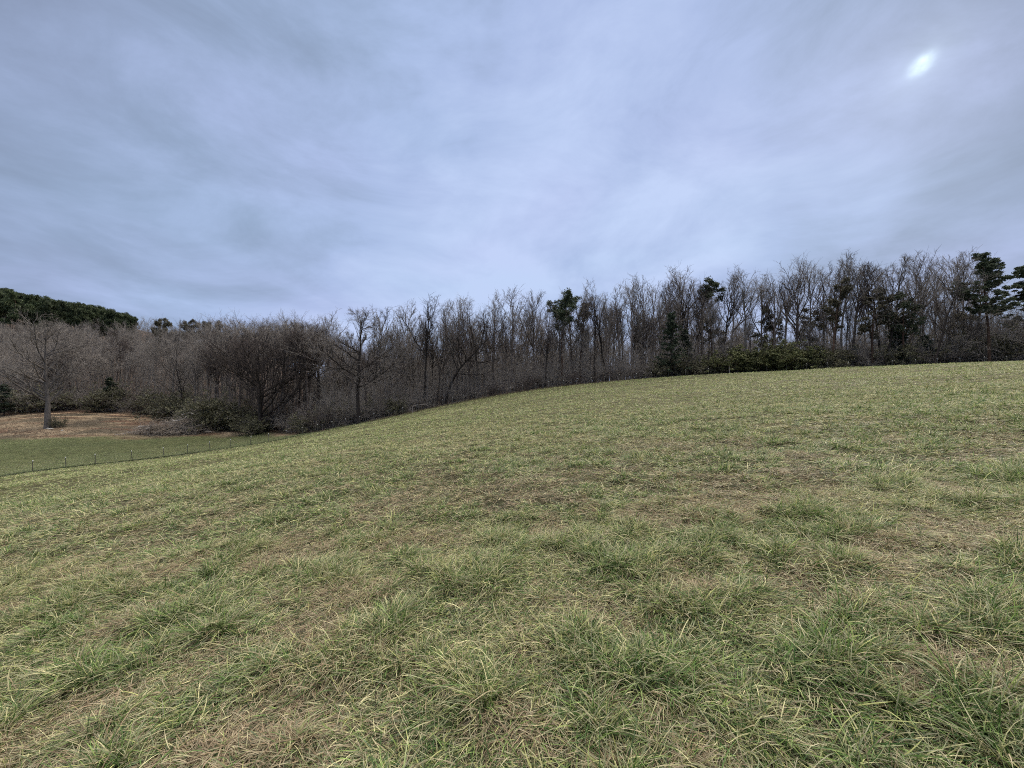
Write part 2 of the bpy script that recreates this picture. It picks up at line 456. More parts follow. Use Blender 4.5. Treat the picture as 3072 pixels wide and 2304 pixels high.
# ------------------------------------------------------------------ grass
def blades(name, rng, ctr, per, L, W, nseg, col_fn, spread, flat):
    """ctr (N,3) tuft centres; per blades each; L,W (N,) length and width; flat (N,) 0..1"""
    N = len(ctr)
    B = N * per
    i = np.repeat(np.arange(N), per)
    az0 = rng.random(B) * 2 * np.pi
    rad = np.sqrt(rng.random(B)) * spread[i]
    base = ctr[i].copy()
    base[:, 0] += np.cos(az0) * rad; base[:, 1] += np.sin(az0) * rad
    base[:, 2] = base[:, 2] + (np.cos(az0) * rad) * 0.11 - 0.012
    # blades lean outwards from the tuft, with a drift the wind and the mower gave them
    wind = fbm(base[:, 0], base[:, 1], 2.2, 2, 61) * 5.0 + 2.3
    ws = 0.45 + 0.45 * flat[i]
    e_ = 0.05
    gx = (tussock(base[:, 0] + e_, base[:, 1]) - tussock(base[:, 0] - e_, base[:, 1])) * 0.7
    gy = (tussock(base[:, 0], base[:, 1] + e_) - tussock(base[:, 0], base[:, 1] - e_)) * 0.7
    dx = np.cos(az0) * .8 + np.cos(wind) * ws - gx + rng.normal(0, .8, B)
    dy = np.sin(az0) * .8 + np.sin(wind) * ws - gy + rng.normal(0, .8, B)
    az = np.arctan2(dy, dx)
    th = np.clip(rng.normal(0.55, 0.28, B) + flat[i] * 0.65, 0.05, 1.45)
    bend = rng.normal(0.75, 0.45, B) + flat[i] * 0.15
    curl = rng.normal(0, 0.55, B)
    le = L[i] * rng.uniform(0.45, 1.25, B) * np.where(rng.random(B) < 0.06, 1.5, 1.0)
    w = W[i] * rng.uniform(0.6, 1.3, B)
    pts = np.empty((B, nseg + 1, 3)); pts[:, 0] = base
    tw = rng.uniform(-0.9, 0.9, B)
    side = np.empty((B, nseg + 1, 3))
    p = base.copy()
    for k in range(nseg + 1):
        f = k / nseg
        t_ = np.minimum(th + bend * f, 1.75)
        a_ = az + curl * f
        ca, sa, st, ct = np.cos(a_), np.sin(a_), np.sin(t_), np.cos(t_)
        dirv = np.c_[ca * st, sa * st, ct]
        hs = np.c_[-sa, ca, np.zeros(B)]
        up = np.cross(dirv, hs)
        side[:, k] = hs * np.cos(tw)[:, None] + up * np.sin(tw)[:, None]
        if k:
            p = p + dirv * (le / nseg)[:, None]
            pts[:, k] = p
    zlim = base[:, 2] + 0.004
    pts[:, 1:, 2] = np.maximum(pts[:, 1:, 2], zlim[:, None])
    prof = np.array([0.9, 1.0, 0.85, 0.6, 0.12]) if nseg == 4 else (np.array([0.9, 1.0, 0.7, 0.12]) if nseg == 3 else np.array([1.0, 0.9, 0.12]))
    hw = 0.5 * w[:, None] * prof[None]
    A = pts - side * hw[..., None]; C = pts + side * hw[..., None]
    V = np.stack([A, C], 2).reshape(-1, 3)                       # per blade (nseg+1)*2
    st_ = (nseg + 1) * 2
    b0 = (np.arange(B) * st_)[:, None]
    k = np.arange(nseg)[None] * 2
    F = np.stack([b0 + k, b0 + k + 1, b0 + k + 3, b0 + k + 2], -1).reshape(-1, 4)
    cb, ct_ = col_fn(rng, base, i)
    f = np.linspace(0, 1, nseg + 1)[None, :, None]
    cc = cb[:, None] * (1 - f) + ct_[:, None] * f
    CC = np.repeat(cc[:, :, None], 2, 2).reshape(-1, 3)
    o = new_obj(name, mesh_from(name, V, F, MAT['grass'], CC, False))
    return o


PAL = np.array([[0.036, 0.082, 0.018], [0.085, 0.155, 0.036], [0.190, 0.268, 0.075], [0.395, 0.400, 0.160],
                [0.560, 0.520, 0.290], [0.230, 0.170, 0.100], [0.078, 0.128, 0.066], [0.37, 0.30, 0.20]])


def greenness(x, y):
    g = fbm(x, y, 1.5, 3, 71) * 0.45 + fbm(x, y, 0.36, 2, 83) * 0.55
    big = fbm(x, y, 9.0, 2, 91)
    d = np.hypot(x, y)
    return np.clip((g - 0.5) * 2.7 + 0.62 + (big - 0.5) * 0.7 + 0.10 * smooth(d, 48, 62) - 0.05 * np.exp(-((d - 26) / 14) ** 2), 0, 1)


# dry, flattened spots that the photograph shows: (column, row, radius)
def spot_xy(px, row):
    for it in range(400):
        Y = 1.2 + it * 0.05 * (1 + it * 0.02)
        X = (px - 1536) / FPX * Y
        if EYE - (row - 1152) / FPX * Y < 0.105 * X - 0.0 and Y > 1.2:
            return X, Y
    return X, Y


DRY = [(*spot_xy(px, row), r, s) for px, row, r, s in [
    (2850, 1995, 0.17, 1.0), (300, 1700, 0.6, .5), (1250, 1625, .5, .7), (700, 2230, .55, .8), (1050, 1790, .35, .6), (960, 1880, .3, .8), (2480, 1720, .45, .8),
    (2150, 1325, .8, .6), (1120, 1560, .6, .6), (2020, 1480, .7, .6), (1750, 1850, .35, .5), (640, 1980, .3, .6), (2650, 1700, .3, .6), (150, 1690, .6, .7), (1800, 1320, .6, .3),
    (830, 1790, .3, .5), (2250, 2230, .25, .4), (2350, 1460, .7, .4)]]
LUSH = [(*spot_xy(px, row), r, s) for px, row, r, s in [
    (2250, 1560, .55, 1.0), (1950, 1930, .22, .8), (2640, 1840, .35, .9), (1520, 1850, .22, .7), (3000, 1780, .5, .8), (620, 1840, .4, .9), (470, 1820, .35, .8), (1180, 2050, .2, .6),
    (2820, 1240, 1.3, .8), (2760, 1200, 1.6, .6), (2050, 1600, .4, .7), (350, 1620, .7, .5), (2900, 1420, .8, .7), (2260, 1350, .9, .9), (2700, 1310, .8, .7), (1600, 1400, .7, .5), (1940, 1290, .9, .5),
    (1330, 2160, .25, .7), (3020, 1300, .9, .6), (1690, 1480, .5, .6), (2560, 2060, .3, .6), (1120, 1440, .9, .4)]]


def tuft_field(x, y):
    g = greenness(x, y)
    dry = np.zeros_like(x)
    for X, Y, r, s in DRY:
        dry = np.maximum(dry, s * smooth(fbm(x, y, .34, 3, 55), .36, .60) * np.exp(-(((x - X) / (r * 1.1)) ** 2 + ((y - Y) / (r * .9)) ** 2)))
    dry = np.maximum(dry, smooth(fbm(x, y, 1.0, 4, 111), 0.60, 0.72) * 0.7 * (1 - 0.97 * smooth(np.hypot(x, y), 7, 16)))
    dry = np.maximum(dry, smooth(fbm(x, y, .5, 3, 117), 0.60, 0.70) * 0.60 * (1 - 0.75 * smooth(np.hypot(x, y), 9, 22)))
    for X, Y, r, s in LUSH:
        g = g + s * 0.45 * np.exp(-(((x - X) / (r * 1.25)) ** 2 + ((y - Y) / r) ** 2))
    lush = np.clip(g, 0, 1.5)
    g = np.clip(g, 0, 1) * (1 - dry)
    dry = np.clip(dry, 0, 1)
    tus = tussock(x, y) * (1 - 0.8 * dry)             # standing tussocks
    return g, dry, np.clip(tus + np.maximum(lush - 1, 0), 0, 1)


def grass_cols(kind):
    def fn(rng, base, i):
        x, y = base[:, 0], base[:, 1]
        B = len(x)
        g, dry, tus = tuft_field(x, y)
        if kind == 'meadow':
            g = np.clip(0.62 + (fbm(x, y, 8, 3, 151) - .5) * 1.6, 0, 1); dry = dry * 0.2
        u = rng.random(B)
        r = rng.random(B)
        p_green = 0.36 + 0.36 * g + 0.10 * tus
        isg = u < p_green
        r = r - 0.12 * tus * isg
        k = np.where(isg, np.select([r < 0.26, r < 0.62, r < 0.90], [0, 1, 2], 6),
                     np.select([r < 0.36 - 0.2 * dry, r < 0.72 - 0.1 * dry, r < 0.87], [3, 4, 5], 7))
        c = PAL[k]
        if kind == 'meadow':
            c = c * 0.35 + np.array([0.095, 0.150, 0.048]) * 0.65
        v = rng.uniform(0.55, 1.45, B)[:, None] * GRASS_GAIN
        c = c * v
        dryc = (np.array([0.36, 0.265, 0.17]) + (np.array([0.42, 0.36, 0.20]) - np.array([0.36, 0.265, 0.17])) * smooth(np.hypot(x, y), 5, 14)[:, None]) * rng.uniform(0.7, 1.3, B)[:, None]
        m = (rng.random(B) < dry * 0.85)[:, None]
        c = np.where(m, dryc, c)
        if kind == 'far':
            # farther off the eye meets mostly the bleached upper halves of the blades
            c = c * 0.72 + np.array([0.26, 0.31, 0.10]) * 0.30 * v
        base_c = c * 0.72 + np.array([0.06, 0.075, 0.03]) * 0.28
        dead_tip = (rng.random(B) < 0.42)[:, None]
        tip = np.where(dead_tip, c * 0.3 + np.array([0.60, 0.54, 0.38]) * 0.7, c * 1.1)
        return base_c, tip
    return fn


GRASS_GAIN = 1.20


def scatter(rng, n, y0, y1, power, tmax=1.42, pad=1.2):
    """n points, density falling as 1/distance^power, between distances y0 and y1"""
    e = 2 - power
    Y = (y0 ** e + rng.random(n) * (y1 ** e - y0 ** e)) ** (1 / e)
    X = rng.uniform(-1, 1, n) * (tmax * Y + pad)
    return X, Y


def build_grass():
    rng = np.random.default_rng(5)
    layers = [('near', 36000, 0.35, 5.0, 0.55, 12, 4, (0.142, 0.0040, 0.05)),
              ('mid', 44000, 5.0, 18.0, 1.15, 10, 3, (0.140, 0.0066, 0.075)),
              ('far', 62000, 18.0, 84.0, 1.25, 7, 2, (0.150, 0.0165, 0.14))]
    for nm, n, y0, y1, pw, per, seg, (L0, W0, sp0) in layers:
        X, Y = scatter(rng, n, y0, y1, pw)
        px = col_of(X, Y)
        keep = (Y < np.minimum(wood_start(px) - 0.2, np.where(px < 1000, fence_y(px) - 0.1, 999)))
        X, Y = X[keep], Y[keep]
        g, dry, tus = tuft_field(X, Y)
        # thin out dry ground a little
        k2 = rng.random(len(X)) > dry * 0.25
        X, Y, g, dry, tus = X[k2], Y[k2], g[k2], dry[k2], tus[k2]
        Z = ground_z(X, Y)
        N = len(X)
        sz = rng.uniform(0.7, 1.3, N)
        L = L0 * sz * (0.70 + 0.34 * tus + 0.10 * g) * (1 - 0.25 * dry)
        W = W0 * (0.8 + 0.35 * g) * (1 + (0.035 * (Y - y0) if nm == 'far' else 0.05 * (Y - y0) if nm == 'mid' else 0.03 * (Y - 1)))
        flat = np.clip(0.80 - 0.55 * tus + rng.normal(0, .2, N) + dry * 0.4, 0, 1.3)
        o = blades('pasture_grass', rng, np.c_[X, Y, Z], per, L, W, seg, grass_cols('far' if nm == 'far' else 'near'), sp0 * sz * (1 - 0.3 * tus), flat)
        tag(o, {'near': 'matted green and straw pasture grass close up', 'mid': 'tufted green and straw pasture grass of the middle slope', 'far': 'bleached pasture grass covering the far slope'}[nm], 'grass', 'pasture grass', 'stuff')
    # fine flattened thatch between the tufts close by
    X, Y = scatter(rng, 26000, 0.35, 9.0, 0.9)
    N = len(X)
    g, dry, tus = tuft_field(X, Y)
    o = blades('dry_thatch_grass', rng, np.c_[X, Y, ground_z(X, Y)], 9, np.full(N, 0.11), np.full(N, 0.0026) * (1 + 0.12 * Y), 3, thatch_cols, np.full(N, 0.07), np.full(N, 1.25))
    tag(o, 'dead brown thatch lying flat between the tufts', 'grass', 'pasture grass', 'stuff')
    # the greener meadow in the valley beyond the fence
    n = 60000
    Y = rng.uniform(36, 78, n); X = rng.uniform(-1.75, -0.40, n) * Y
    px = col_of(X, Y)
    me_, br, wd = zone(X, Y)
    keep = (Y > fence_y(px) + 0.1) & (rng.random(n) < me_ * (1 - br) + 0.0)
    X, Y = X[keep], Y[keep]
    N = len(X)
    o = blades('meadow_grass', rng, np.c_[X, Y, ground_z(X, Y)], 6, np.full(N, 0.11), np.full(N, 0.024), 2, grass_cols('meadow'), np.full(N, 0.22), rng.uniform(0.2, 1.0, N))
    tag(o, 'short green meadow grass beyond the wire fence', 'grass', None, 'stuff')
    # rank darker grass along the foot of the fence
    pxs = rng.uniform(-400, 3400, 5200)
    Y = fence_y(pxs) + rng.normal(0, 0.22, len(pxs)); X = (pxs - 1536) / FPX * Y
    N = len(X)
    o = blades('rank_grass', rng, np.c_[X, Y, ground_z(X, Y)], 8, np.where(pxs < 980, 0.26, 0.38) * rng.uniform(.6, 1.3, N), np.full(N, 0.022), 2, rank_cols, np.full(N, 0.12), rng.uniform(0.0, 0.5, N))
    tag(o, 'dark rank grass along the foot of the wire fence', 'grass', None, 'stuff')
    # dead stems and weeds on the brown ground and along the edge of the wood
    Y = np.r_[rng.uniform(66, 101, 24000), np.zeros(9000)]
    X = np.r_[rng.uniform(-1.7, -0.72, 24000) * Y[:24000], np.zeros(9000)]
    pe = rng.uniform(560, 3300, 9000)
    Y[24000:] = wood_start(pe) + rng.normal(0.6, 0.7, 9000); X[24000:] = (pe - 1536) / FPX * Y[24000:]
    px = col_of(X, Y)
    me_, br, wd = zone(X, Y)
    keep = (rng.random(len(X)) < br * 0.8) | (np.arange(len(X)) >= 24000)
    X, Y = X[keep], Y[keep]
    N = len(X)
    o = blades('dead_weeds', rng, np.c_[X, Y, ground_z(X, Y)], 6, rng.uniform(0.15, 0.42, N), np.full(N, 0.026), 2, weed_cols, np.full(N, 0.2), rng.uniform(0.0, 0.8, N))
    tag(o, 'rusty dead weeds at the foot of the wood', 'weeds', None, 'stuff')


def thatch_cols(rng, base, i):
    B = len(base)
    pal = np.array([[0.22, 0.165, 0.105], [0.40, 0.34, 0.22], [0.10, 0.078, 0.052], [0.07, 0.10, 0.04], [0.20, 0.215, 0.11]])
    c = pal[rng.integers(0, 5, B)] * rng.uniform(0.6, 1.2, B)[:, None]
    return c * 0.8, c * 1.1


def rank_cols(rng, base, i):
    B = len(base)
    left = (base[:, 0] < -25)[:, None]
    pal = np.where(left, np.array([0.052, 0.068, 0.030]), np.array([0.15, 0.135, 0.085]))
    c = pal * rng.uniform(0.6, 1.4, B)[:, None]
    return c, c * 1.3


def weed_cols(rng, base, i):
    B = len(base)
    pal = np.array([[0.18, 0.135, 0.095], [0.27, 0.215, 0.15], [0.17, 0.095, 0.062], [0.12, 0.09, 0.066], [0.13, 0.125, 0.07]])
    n = fbm(base[:, 0] * .4, base[:, 1], 4.0, 2, 171)
    k = np.where(n > 0.56, rng.choice([0, 2, 2, 3], B), rng.choice([0, 1, 1, 3, 4], B))
    c = pal[k] * rng.uniform(0.7, 1.25, B)[:, None]
    return c * 0.8, c * 1.15


build_grass()


# ------------------------------------------------------------------ woody plants
def norm(v): return v / np.maximum(np.linalg.norm(v, axis=-1, keepdims=True), 1e-9)


def grow(rng, p0, d0, L, r0, r1, n, wig, trop, bow=None):
    """polylines: p0,d0 (B,3); L,r0,r1 (B,). trop pulls the tip upwards"""
    B = len(p0)
    pts = np.empty((B, n, 3)); pts[:, 0] = p0
    d = norm(d0)
    up = np.array([0, 0, 1.0])
    for k in range(1, n):
        d = norm(d + rng.normal(0, wig, (B, 3)) + up * trop)
        pts[:, k] = pts[:, k - 1] + d * (L / (n - 1))[:, None]
    f = np.linspace(0, 1, n)[None]
    rad = r0[:, None] * (1 - f) + r1[:, None] * f
    return pts, rad


def sprout(rng, pts, rad, k, t0, t1, ang, ang_sd, even=True):
    """k children on every polyline: start points, directions, parameter, local radius"""
    B, n, _ = pts.shape
    if even:
        t = (np.arange(k)[None] + rng.random((B, k))) / k
    else:
        t = rng.random((B, k))
    t = t0 + (t1 - t0) * t
    f = t * (n - 1)
    i = np.minimum(f.astype(int), n - 2); fr = (f - i)[..., None]
    bi = np.arange(B)[:, None]
    a = pts[bi, i]; b = pts[bi, i + 1]
    p = a * (1 - fr) + b * fr
    tan = norm(b - a)
    r = rad[bi, i] * (1 - fr[..., 0]) + rad[bi, i + 1] * fr[..., 0]
    ref = norm(rng.normal(0, 1, (B, k, 3)))
    perp = norm(np.cross(tan, ref))
    an = rng.normal(ang, ang_sd, (B, k))[..., None]
    d = tan * np.cos(an) + perp * np.sin(an)
    return p.reshape(-1, 3), d.reshape(-1, 3), t.ravel(), r.ravel(), np.repeat(np.arange(B), k)


class Wood:
    def __init__(s): s.V = []; s.F = []; s.n = 0
    def tubes(s, pts, rad, sides):
        B, n, _ = pts.shape
        if not B: return
        tan = np.empty_like(pts)
        tan[:, 1:-1] = pts[:, 2:] - pts[:, :-2]; tan[:, 0] = pts[:, 1] - pts[:, 0]; tan[:, -1] = pts[:, -1] - pts[:, -2]
        tan = norm(tan)
        ax = norm(pts[:, -1] - pts[:, 0])
        ref = np.where(np.abs(ax[:, 2:3]) > 0.8, np.array([[1.0, 0, 0]]), np.array([[0, 0, 1.0]]))[:, None]
        u = norm(np.cross(tan, ref)); v = np.cross(tan, u)
        a = np.arange(sides) * 2 * np.pi / sides
        ring = u[:, :, None] * np.cos(a)[None, None, :, None] + v[:, :, None] * np.sin(a)[None, None, :, None]
        P = pts[:, :, None] + ring * rad[:, :, None, None]
        s.V.append(P.reshape(-1, 3))
        base = s.n + (np.arange(B) * n * sides)[:, None, None]
        k = (np.arange(n - 1) * sides)[None, :, None]
        j = np.arange(sides)[None, None]; j2 = (j + 1) % sides
        s.F.append(np.stack([base + k + j, base + k + j2, base + k + sides + j2, base + k + sides + j], -1).reshape(-1, 4))
        s.n += B * n * sides
    def quads(s, P):
        """P (B,4,3)"""
        s.V.append(P.reshape(-1, 3))
        s.F.append(s.n + np.arange(len(P) * 4).reshape(-1, 4))
        s.n += len(P) * 4
    def mesh(s, name, mat, smooth_=True):
        return mesh_from(name, np.concatenate(s.V), np.concatenate(s.F), mat, None, smooth_)


def bare_tree(seed, H=18.0, r=0.20, clear=0.42, limbs=13, spread=0.30, ang=0.62, trop=0.10, twigs=(8, 6, 4), wig=0.05, fine=0.011, lean=0.0, trunk_top=0.93, stems=1, taper=0.12, limb_r=0.42, vase=True):
    rng = np.random.default_rng(seed)
    tr, cr = Wood(), Wood()
    d0 = np.array([[lean, 0.0, 1.0]]) + np.c_[rng.normal(0, .02 + .35 * (stems > 1), (stems, 2)), np.zeros(stems)]
    p0 = np.zeros((stems, 3)); p0[:, 2] = -0.5
    p0[:, :2] += rng.normal(0, 0.25, (stems, 2)) * (stems > 1)
    L = np.full(stems, H * trunk_top + 0.5) * (1 if stems == 1 else rng.uniform(.7, 1, stems))
    pts, rad = grow(rng, p0, d0, L, np.full(stems, r), np.full(stems, r * taper), 13, wig, 0.03)
    rad[:, 0] *= 1.35
    tr.tubes(pts, rad, 8)
    p, d, t, rr, pi = sprout(rng, pts, rad, limbs, clear, 1.0, ang, 0.15)
    f = (t - clear) / (1 - clear)
    if vase:        # forest form: every bough sweeps up to the same feathery canopy top
        tan = norm(pts[pi, -1] - pts[pi, 0])
        side = norm(d - tan * (d * tan).sum(-1, keepdims=True))
        an = (ang * (1.35 - 0.75 * f) * rng.uniform(.75, 1.2, len(t)))[:, None]
        d = tan * np.cos(an) + side * np.sin(an)
        Ll = np.clip((H * (0.74 + 0.25 * f) * rng.uniform(.90, 1.02, len(t)) - p[:, 2]) / np.cos(an[:, 0] * .65), H * .10, H * spread * 1.25)
    else:
        Ll = H * spread * (1.0 - 0.55 * f) * rng.uniform(0.6, 1.3, len(t))
    lr = np.maximum(np.minimum(rr * 0.85, r * limb_r * (1 - 0.4 * f)), 0.025) * rng.uniform(0.7, 1.1, len(t))
    lp, lrad = grow(rng, p, d, Ll, lr, lr * 0.42, 8, 0.12, trop)
    # level 2
    p, d, t, rr, pi = sprout(rng, lp, lrad, twigs[0], 0.18, 1.0, 0.62, 0.18)
    L2 = Ll[pi] * (0.52 - 0.28 * t) * rng.uniform(0.6, 1.35, len(t))
    r2 = np.maximum(rr * 0.7, fine * 1.8)
    p2, rad2 = grow(rng, p, d, L2, r2, np.maximum(r2 * 0.35, fine), 6, 0.13, trop * 0.8)
    p, d, t, rr, pi = sprout(rng, p2, rad2, twigs[1], 0.15, 1.0, 0.62, 0.2)
    L3 = np.maximum(L2[pi] * 0.5 * rng.uniform(0.6, 1.4, len(t)), 0.35)
    r3 = np.maximum(rr * 0.6, fine)
    p3, rad3 = grow(rng, p, d, L3, r3, np.maximum(r3 * 0.5, fine * 0.7), 4, 0.15, trop * 0.5)
    p, d, t, rr, pi = sprout(rng, p3, rad3, twigs[2], 0.2, 1.0, 0.6, 0.25)
    L4 = np.maximum(L3[pi] * 0.6 * rng.uniform(0.6, 1.5, len(t)), 0.28)
    r4 = np.full(len(t), fine * 0.75)
    p4, rad4 = grow(rng, p, d, L4, r4, r4 * 0.55, 3, 0.14, trop * 0.5)
    tr.tubes(lp, lrad, 5); tr.tubes(p2, rad2, 4)
    cr.tubes(p3, rad3, 3); cr.tubes(p4, rad4, 3)
    return tr, cr


def leaf_quads(rng, c, rad, n, size, flat=1.0, elong=2.5):
    """n small leaf or needle tufts round every centre c (K,3) with radius rad (K,)"""
    K = len(c)
    v = norm(rng.normal(0, 1, (K, n, 3)))
    q = v * (rng.random((K, n, 1)) ** 0.45) * rad[:, None, None]
    q[..., 2] *= flat
    P = (c[:, None] + q).reshape(-1, 3)
    a = norm(v.reshape(-1, 3) + rng.normal(0, 0.7, (K * n, 3)))
    b = norm(np.cross(a, rng.normal(0, 1, (K * n, 3))))
    s = size * rng.uniform(0.6, 1.4, K * n)[:, None]
    a = a * s * elong * 0.5; b = b * s * 0.5
    return np.stack([P - a - b * .6, P + a * .2 - b, P + a, P - a * .2 + b], 1)


def pine_tree(seed, H=18.0, r=0.22, clear=0.5, limbs=16, spread=0.24, clump=0.55, per=70, flat=0.55, lean=0.0, size=0.13, sub=5, droop=0.0, ang=1.15, tip=0.45):
    rng = np.random.default_rng(seed)
    tr, br, lf = Wood(), Wood(), Wood()
    pts, rad = grow(rng, np.array([[0, 0, -0.5]]), np.array([[lean, 0, 1.0]]), np.array([H + 0.3]), np.array([r]), np.array([r * .15]), 10, 0.03, 0.02)
    tr.tubes(pts, rad, 8)
    p, d, t, rr, pi = sprout(rng, pts, rad, limbs, clear, 0.995, ang, 0.2)
    f = (t - clear) / (1 - clear)
    L = H * spread * (1 - f * (1 - tip)) * rng.uniform(0.5, 1.25, len(t)) * (0.65 + 0.35 * np.minimum(f * 4, 1))
    lr = np.clip(rr * 0.4, 0.02, 0.09)
    lp, lrad = grow(rng, p, d, L, lr, lr * 0.3, 6, 0.1, 0.06 - droop)
    br.tubes(lp, lrad, 4)
    p, d, t, rr, pi = sprout(rng, lp, lrad, sub, 0.35, 1.0, 0.7, 0.25)
    L2 = L[pi] * 0.35 * rng.uniform(0.5, 1.3, len(t))
    p2, rad2 = grow(rng, p, d, L2, rr * .6, rr * .3, 4, 0.12, 0.12 - droop)
    br.tubes(p2, rad2, 3)
    c = np.concatenate([p2[:, -1], lp[:, -1], pts[:, -1]])
    cr = clump * rng.uniform(0.6, 1.35, len(c))
    lf.quads(leaf_quads(rng, c, cr, per, size, flat, 2.6))
    return tr, br, lf


def cedar_tree(seed, H=9.0, w=2.3, n=1500, gap=0.0):
    rng = np.random.default_rng(seed)
    tr, lf = Wood(), Wood()
    pts, rad = grow(rng, np.array([[0, 0, -0.3]]), np.array([[0, 0, 1.0]]), np.array([H]), np.array([0.15]), np.array([0.02]), 8, 0.02, 0.02)
    tr.tubes(pts, rad, 6)
    k = 85
    t = rng.random(k) ** 0.8 * 0.93 + 0.04
    az = rng.random(k) * 6.283
    L = w * (1 - t) ** 0.75 * rng.uniform(0.55, 1.15, k) + 0.15
    p0 = np.c_[np.zeros((k, 2)), t * H * 0.97]
    d0 = np.c_[np.cos(az), np.sin(az), np.full(k, 0.35)]
    lp, lr = grow(rng, p0, d0, L, np.full(k, .04), np.full(k, .01), 5, 0.08, -0.04)
    tr.tubes(lp, lr, 3)
    c = lp[:, 1:].reshape(-1, 3) + rng.normal(0, .12, (k * 4, 3))
    lf.quads(leaf_quads(rng, c, np.full(len(c), 0.33), 26, 0.13, 0.6, 2.2))
    return tr, lf


def shrub_parts(seed, H=2.4, w=1.5, stems=16, leaves=0, leaf_size=0.09, sub=(6, 5, 3), fine=0.009, spreadout=0.55):
    rng = np.random.default_rng(seed)
    st, lf = Wood(), Wood()
    az = rng.random(stems) * 6.283
    p0 = np.c_[np.cos(az) * w * .25, np.sin(az) * w * .25, np.full(stems, -0.1)] * rng.uniform(.2, 1.3, (stems, 1))
    d0 = np.c_[np.cos(az) * spreadout, np.sin(az) * spreadout, np.ones(stems)] + rng.normal(0, .2, (stems, 3))
    L = H * rng.uniform(0.6, 1.15, stems)
    pts, rad = grow(rng, p0, d0, L, np.full(stems, 0.03), np.full(stems, 0.010), 6, 0.14, 0.02)
    st.tubes(pts, rad, 4)
    p, d, t, rr, pi = sprout(rng, pts, rad, sub[0], 0.15, 1, 0.7, 0.3)
    L2 = L[pi] * 0.42 * rng.uniform(.5, 1.4, len(t))
    p2, r2 = grow(rng, p, d, L2, np.full(len(t), fine * 1.4), np.full(len(t), fine), 4, 0.2, 0.03)
    st.tubes(p2, r2, 3)
    p, d, t, rr, pi = sprout(rng, p2, r2, sub[1], 0.1, 1, 0.7, 0.3)
    L3 = L2[pi] * 0.55 * rng.uniform(.5, 1.4, len(t))
    p3, r3 = grow(rng, p, d, L3, np.full(len(t), fine), np.full(len(t), fine * .7), 3, 0.2, 0.03)
    st.tubes(p3, r3, 3)
    if sub[2]:
        p, d, t, rr, pi = sprout(rng, p3, r3, sub[2], 0.1, 1, 0.7, 0.3)
        p4, r4 = grow(rng, p, d, L3[pi] * .6, np.full(len(t), fine * .8), np.full(len(t), fine * .5), 2, 0.2, 0.0)
        st.tubes(p4, r4, 3)
    if leaves:
        c = p3[:, -1]
        lf.quads(leaf_quads(rng, c, np.full(len(c), 0.22), leaves, leaf_size, 0.9, 1.5))
    return st, lf


# ---- proto meshes
def tree_meshes(seed, mt, mc, **kw):
    a, b = bare_tree(seed, **kw)
    return a.mesh('tree_trunk', mt), b.mesh('tree_crown', mc)


B, BD, BP, TW, TD, TR = (MAT[k] for k in ('bark', 'bark_dark', 'bark_pale', 'twig', 'twig_dark', 'twig_red'))
FOREST = []          # tall slender forest trees, nominal height 18 m
for k, (sp, cl, ang, lm, tw) in enumerate([(.31, .42, .55, 14, (6, 4, 3)), (.36, .48, .55, 12, (6, 5, 3)), (.26, .52, .48, 13, (6, 4, 3)), (.34, .38, .62, 14, (6, 4, 3)),
                                           (.28, .58, .55, 12, (6, 5, 3)), (.38, .48, .56, 12, (7, 4, 3)), (.25, .44, .45, 14, (6, 4, 3)), (.35, .55, .64, 12, (6, 5, 3)),
                                           (.32, .34, .52, 14, (6, 4, 3)), (.37, .44, .50, 12, (7, 4, 3)), (.22, .60, .50, 12, (6, 4, 3)), (.30, .50, .60, 13, (6, 5, 3))]):
    FOREST.append(tree_meshes(100 + k, (B, B, BD, B, BP, B)[k % 6], (TW, TW, TD, TW, TW)[k % 5], clear=cl, spread=sp, ang=ang, limbs=lm, twigs=tw, r=0.18 + 0.02 * (k % 4), wig=0.022 + .010 * (k % 3), trop=0.08 + .02 * (k % 3),
                              fine=0.0135, limb_r=0.50, trunk_top=0.80, taper=.20))


def put_tree(name, meshes, x, y, height, nominal, rotz, label, cat, group, wide=1.0, parts=('trunk', 'crown'), tilt=(0, 0)):
    e = bpy.data.objects.new(name, None)
    COL.objects.link(e)
    e.empty_display_size = 0.5
    e.location = (x, y, gz(x, y) - 0.05)
    s = height / nominal
    e.scale = (s * wide, s * wide, s)
    e.rotation_euler = (tilt[0], tilt[1], rotz)
    tag(e, label, cat, group)
    for nm, me in zip(parts, meshes):
        if me is None: continue
        new_obj(nm, me, e)
    return e


def top_height(px, row, Y):
    """height a tree standing at (px, Y) needs for its top to reach a given row"""
    x, y, z = pix(px, row, Y)
    return x, y, z - gz(x, y)


# ---- trees that break the skyline, from the tall lone tree rightwards (column, row of the top)
SKY = [(996, 938), (1117, 912), (1160, 925), (1216, 889), (1271, 888), (1334, 890), (1369, 888), (1415, 893), (1480, 879), (1540, 854), (1598, 868), (1640, 898), (1718, 870), (1750, 860), (1785, 868),
       (1818, 850), (1860, 850), (1898, 828), (1928, 820), (1960, 838), (1998, 813), (2041, 793), (2079, 802), (2108, 825), (2168, 815), (2200, 797), (2240, 806), (2281, 816), (2320, 815), (2354, 800), (2386, 777),
       (2432, 783), (2470, 785), (2497, 771), (2523, 760), (2559, 766), (2618, 778), (2640, 784), (2668, 800), (2722, 750), (2771, 761), (2804, 771), (2859, 758), (2892, 743), (2928, 776)]
ORD = ['first', 'second', 'third', 'fourth', 'fifth', 'sixth', 'seventh', 'eighth', 'ninth', 'tenth', 'eleventh', 'twelfth']
MARKS = [(1077, 'the lone pale-boughed tree'), (1685, 'the round topped pine'), (2137, 'the small bunched pine top'), (2975, 'the tall plate-crowned pine')]


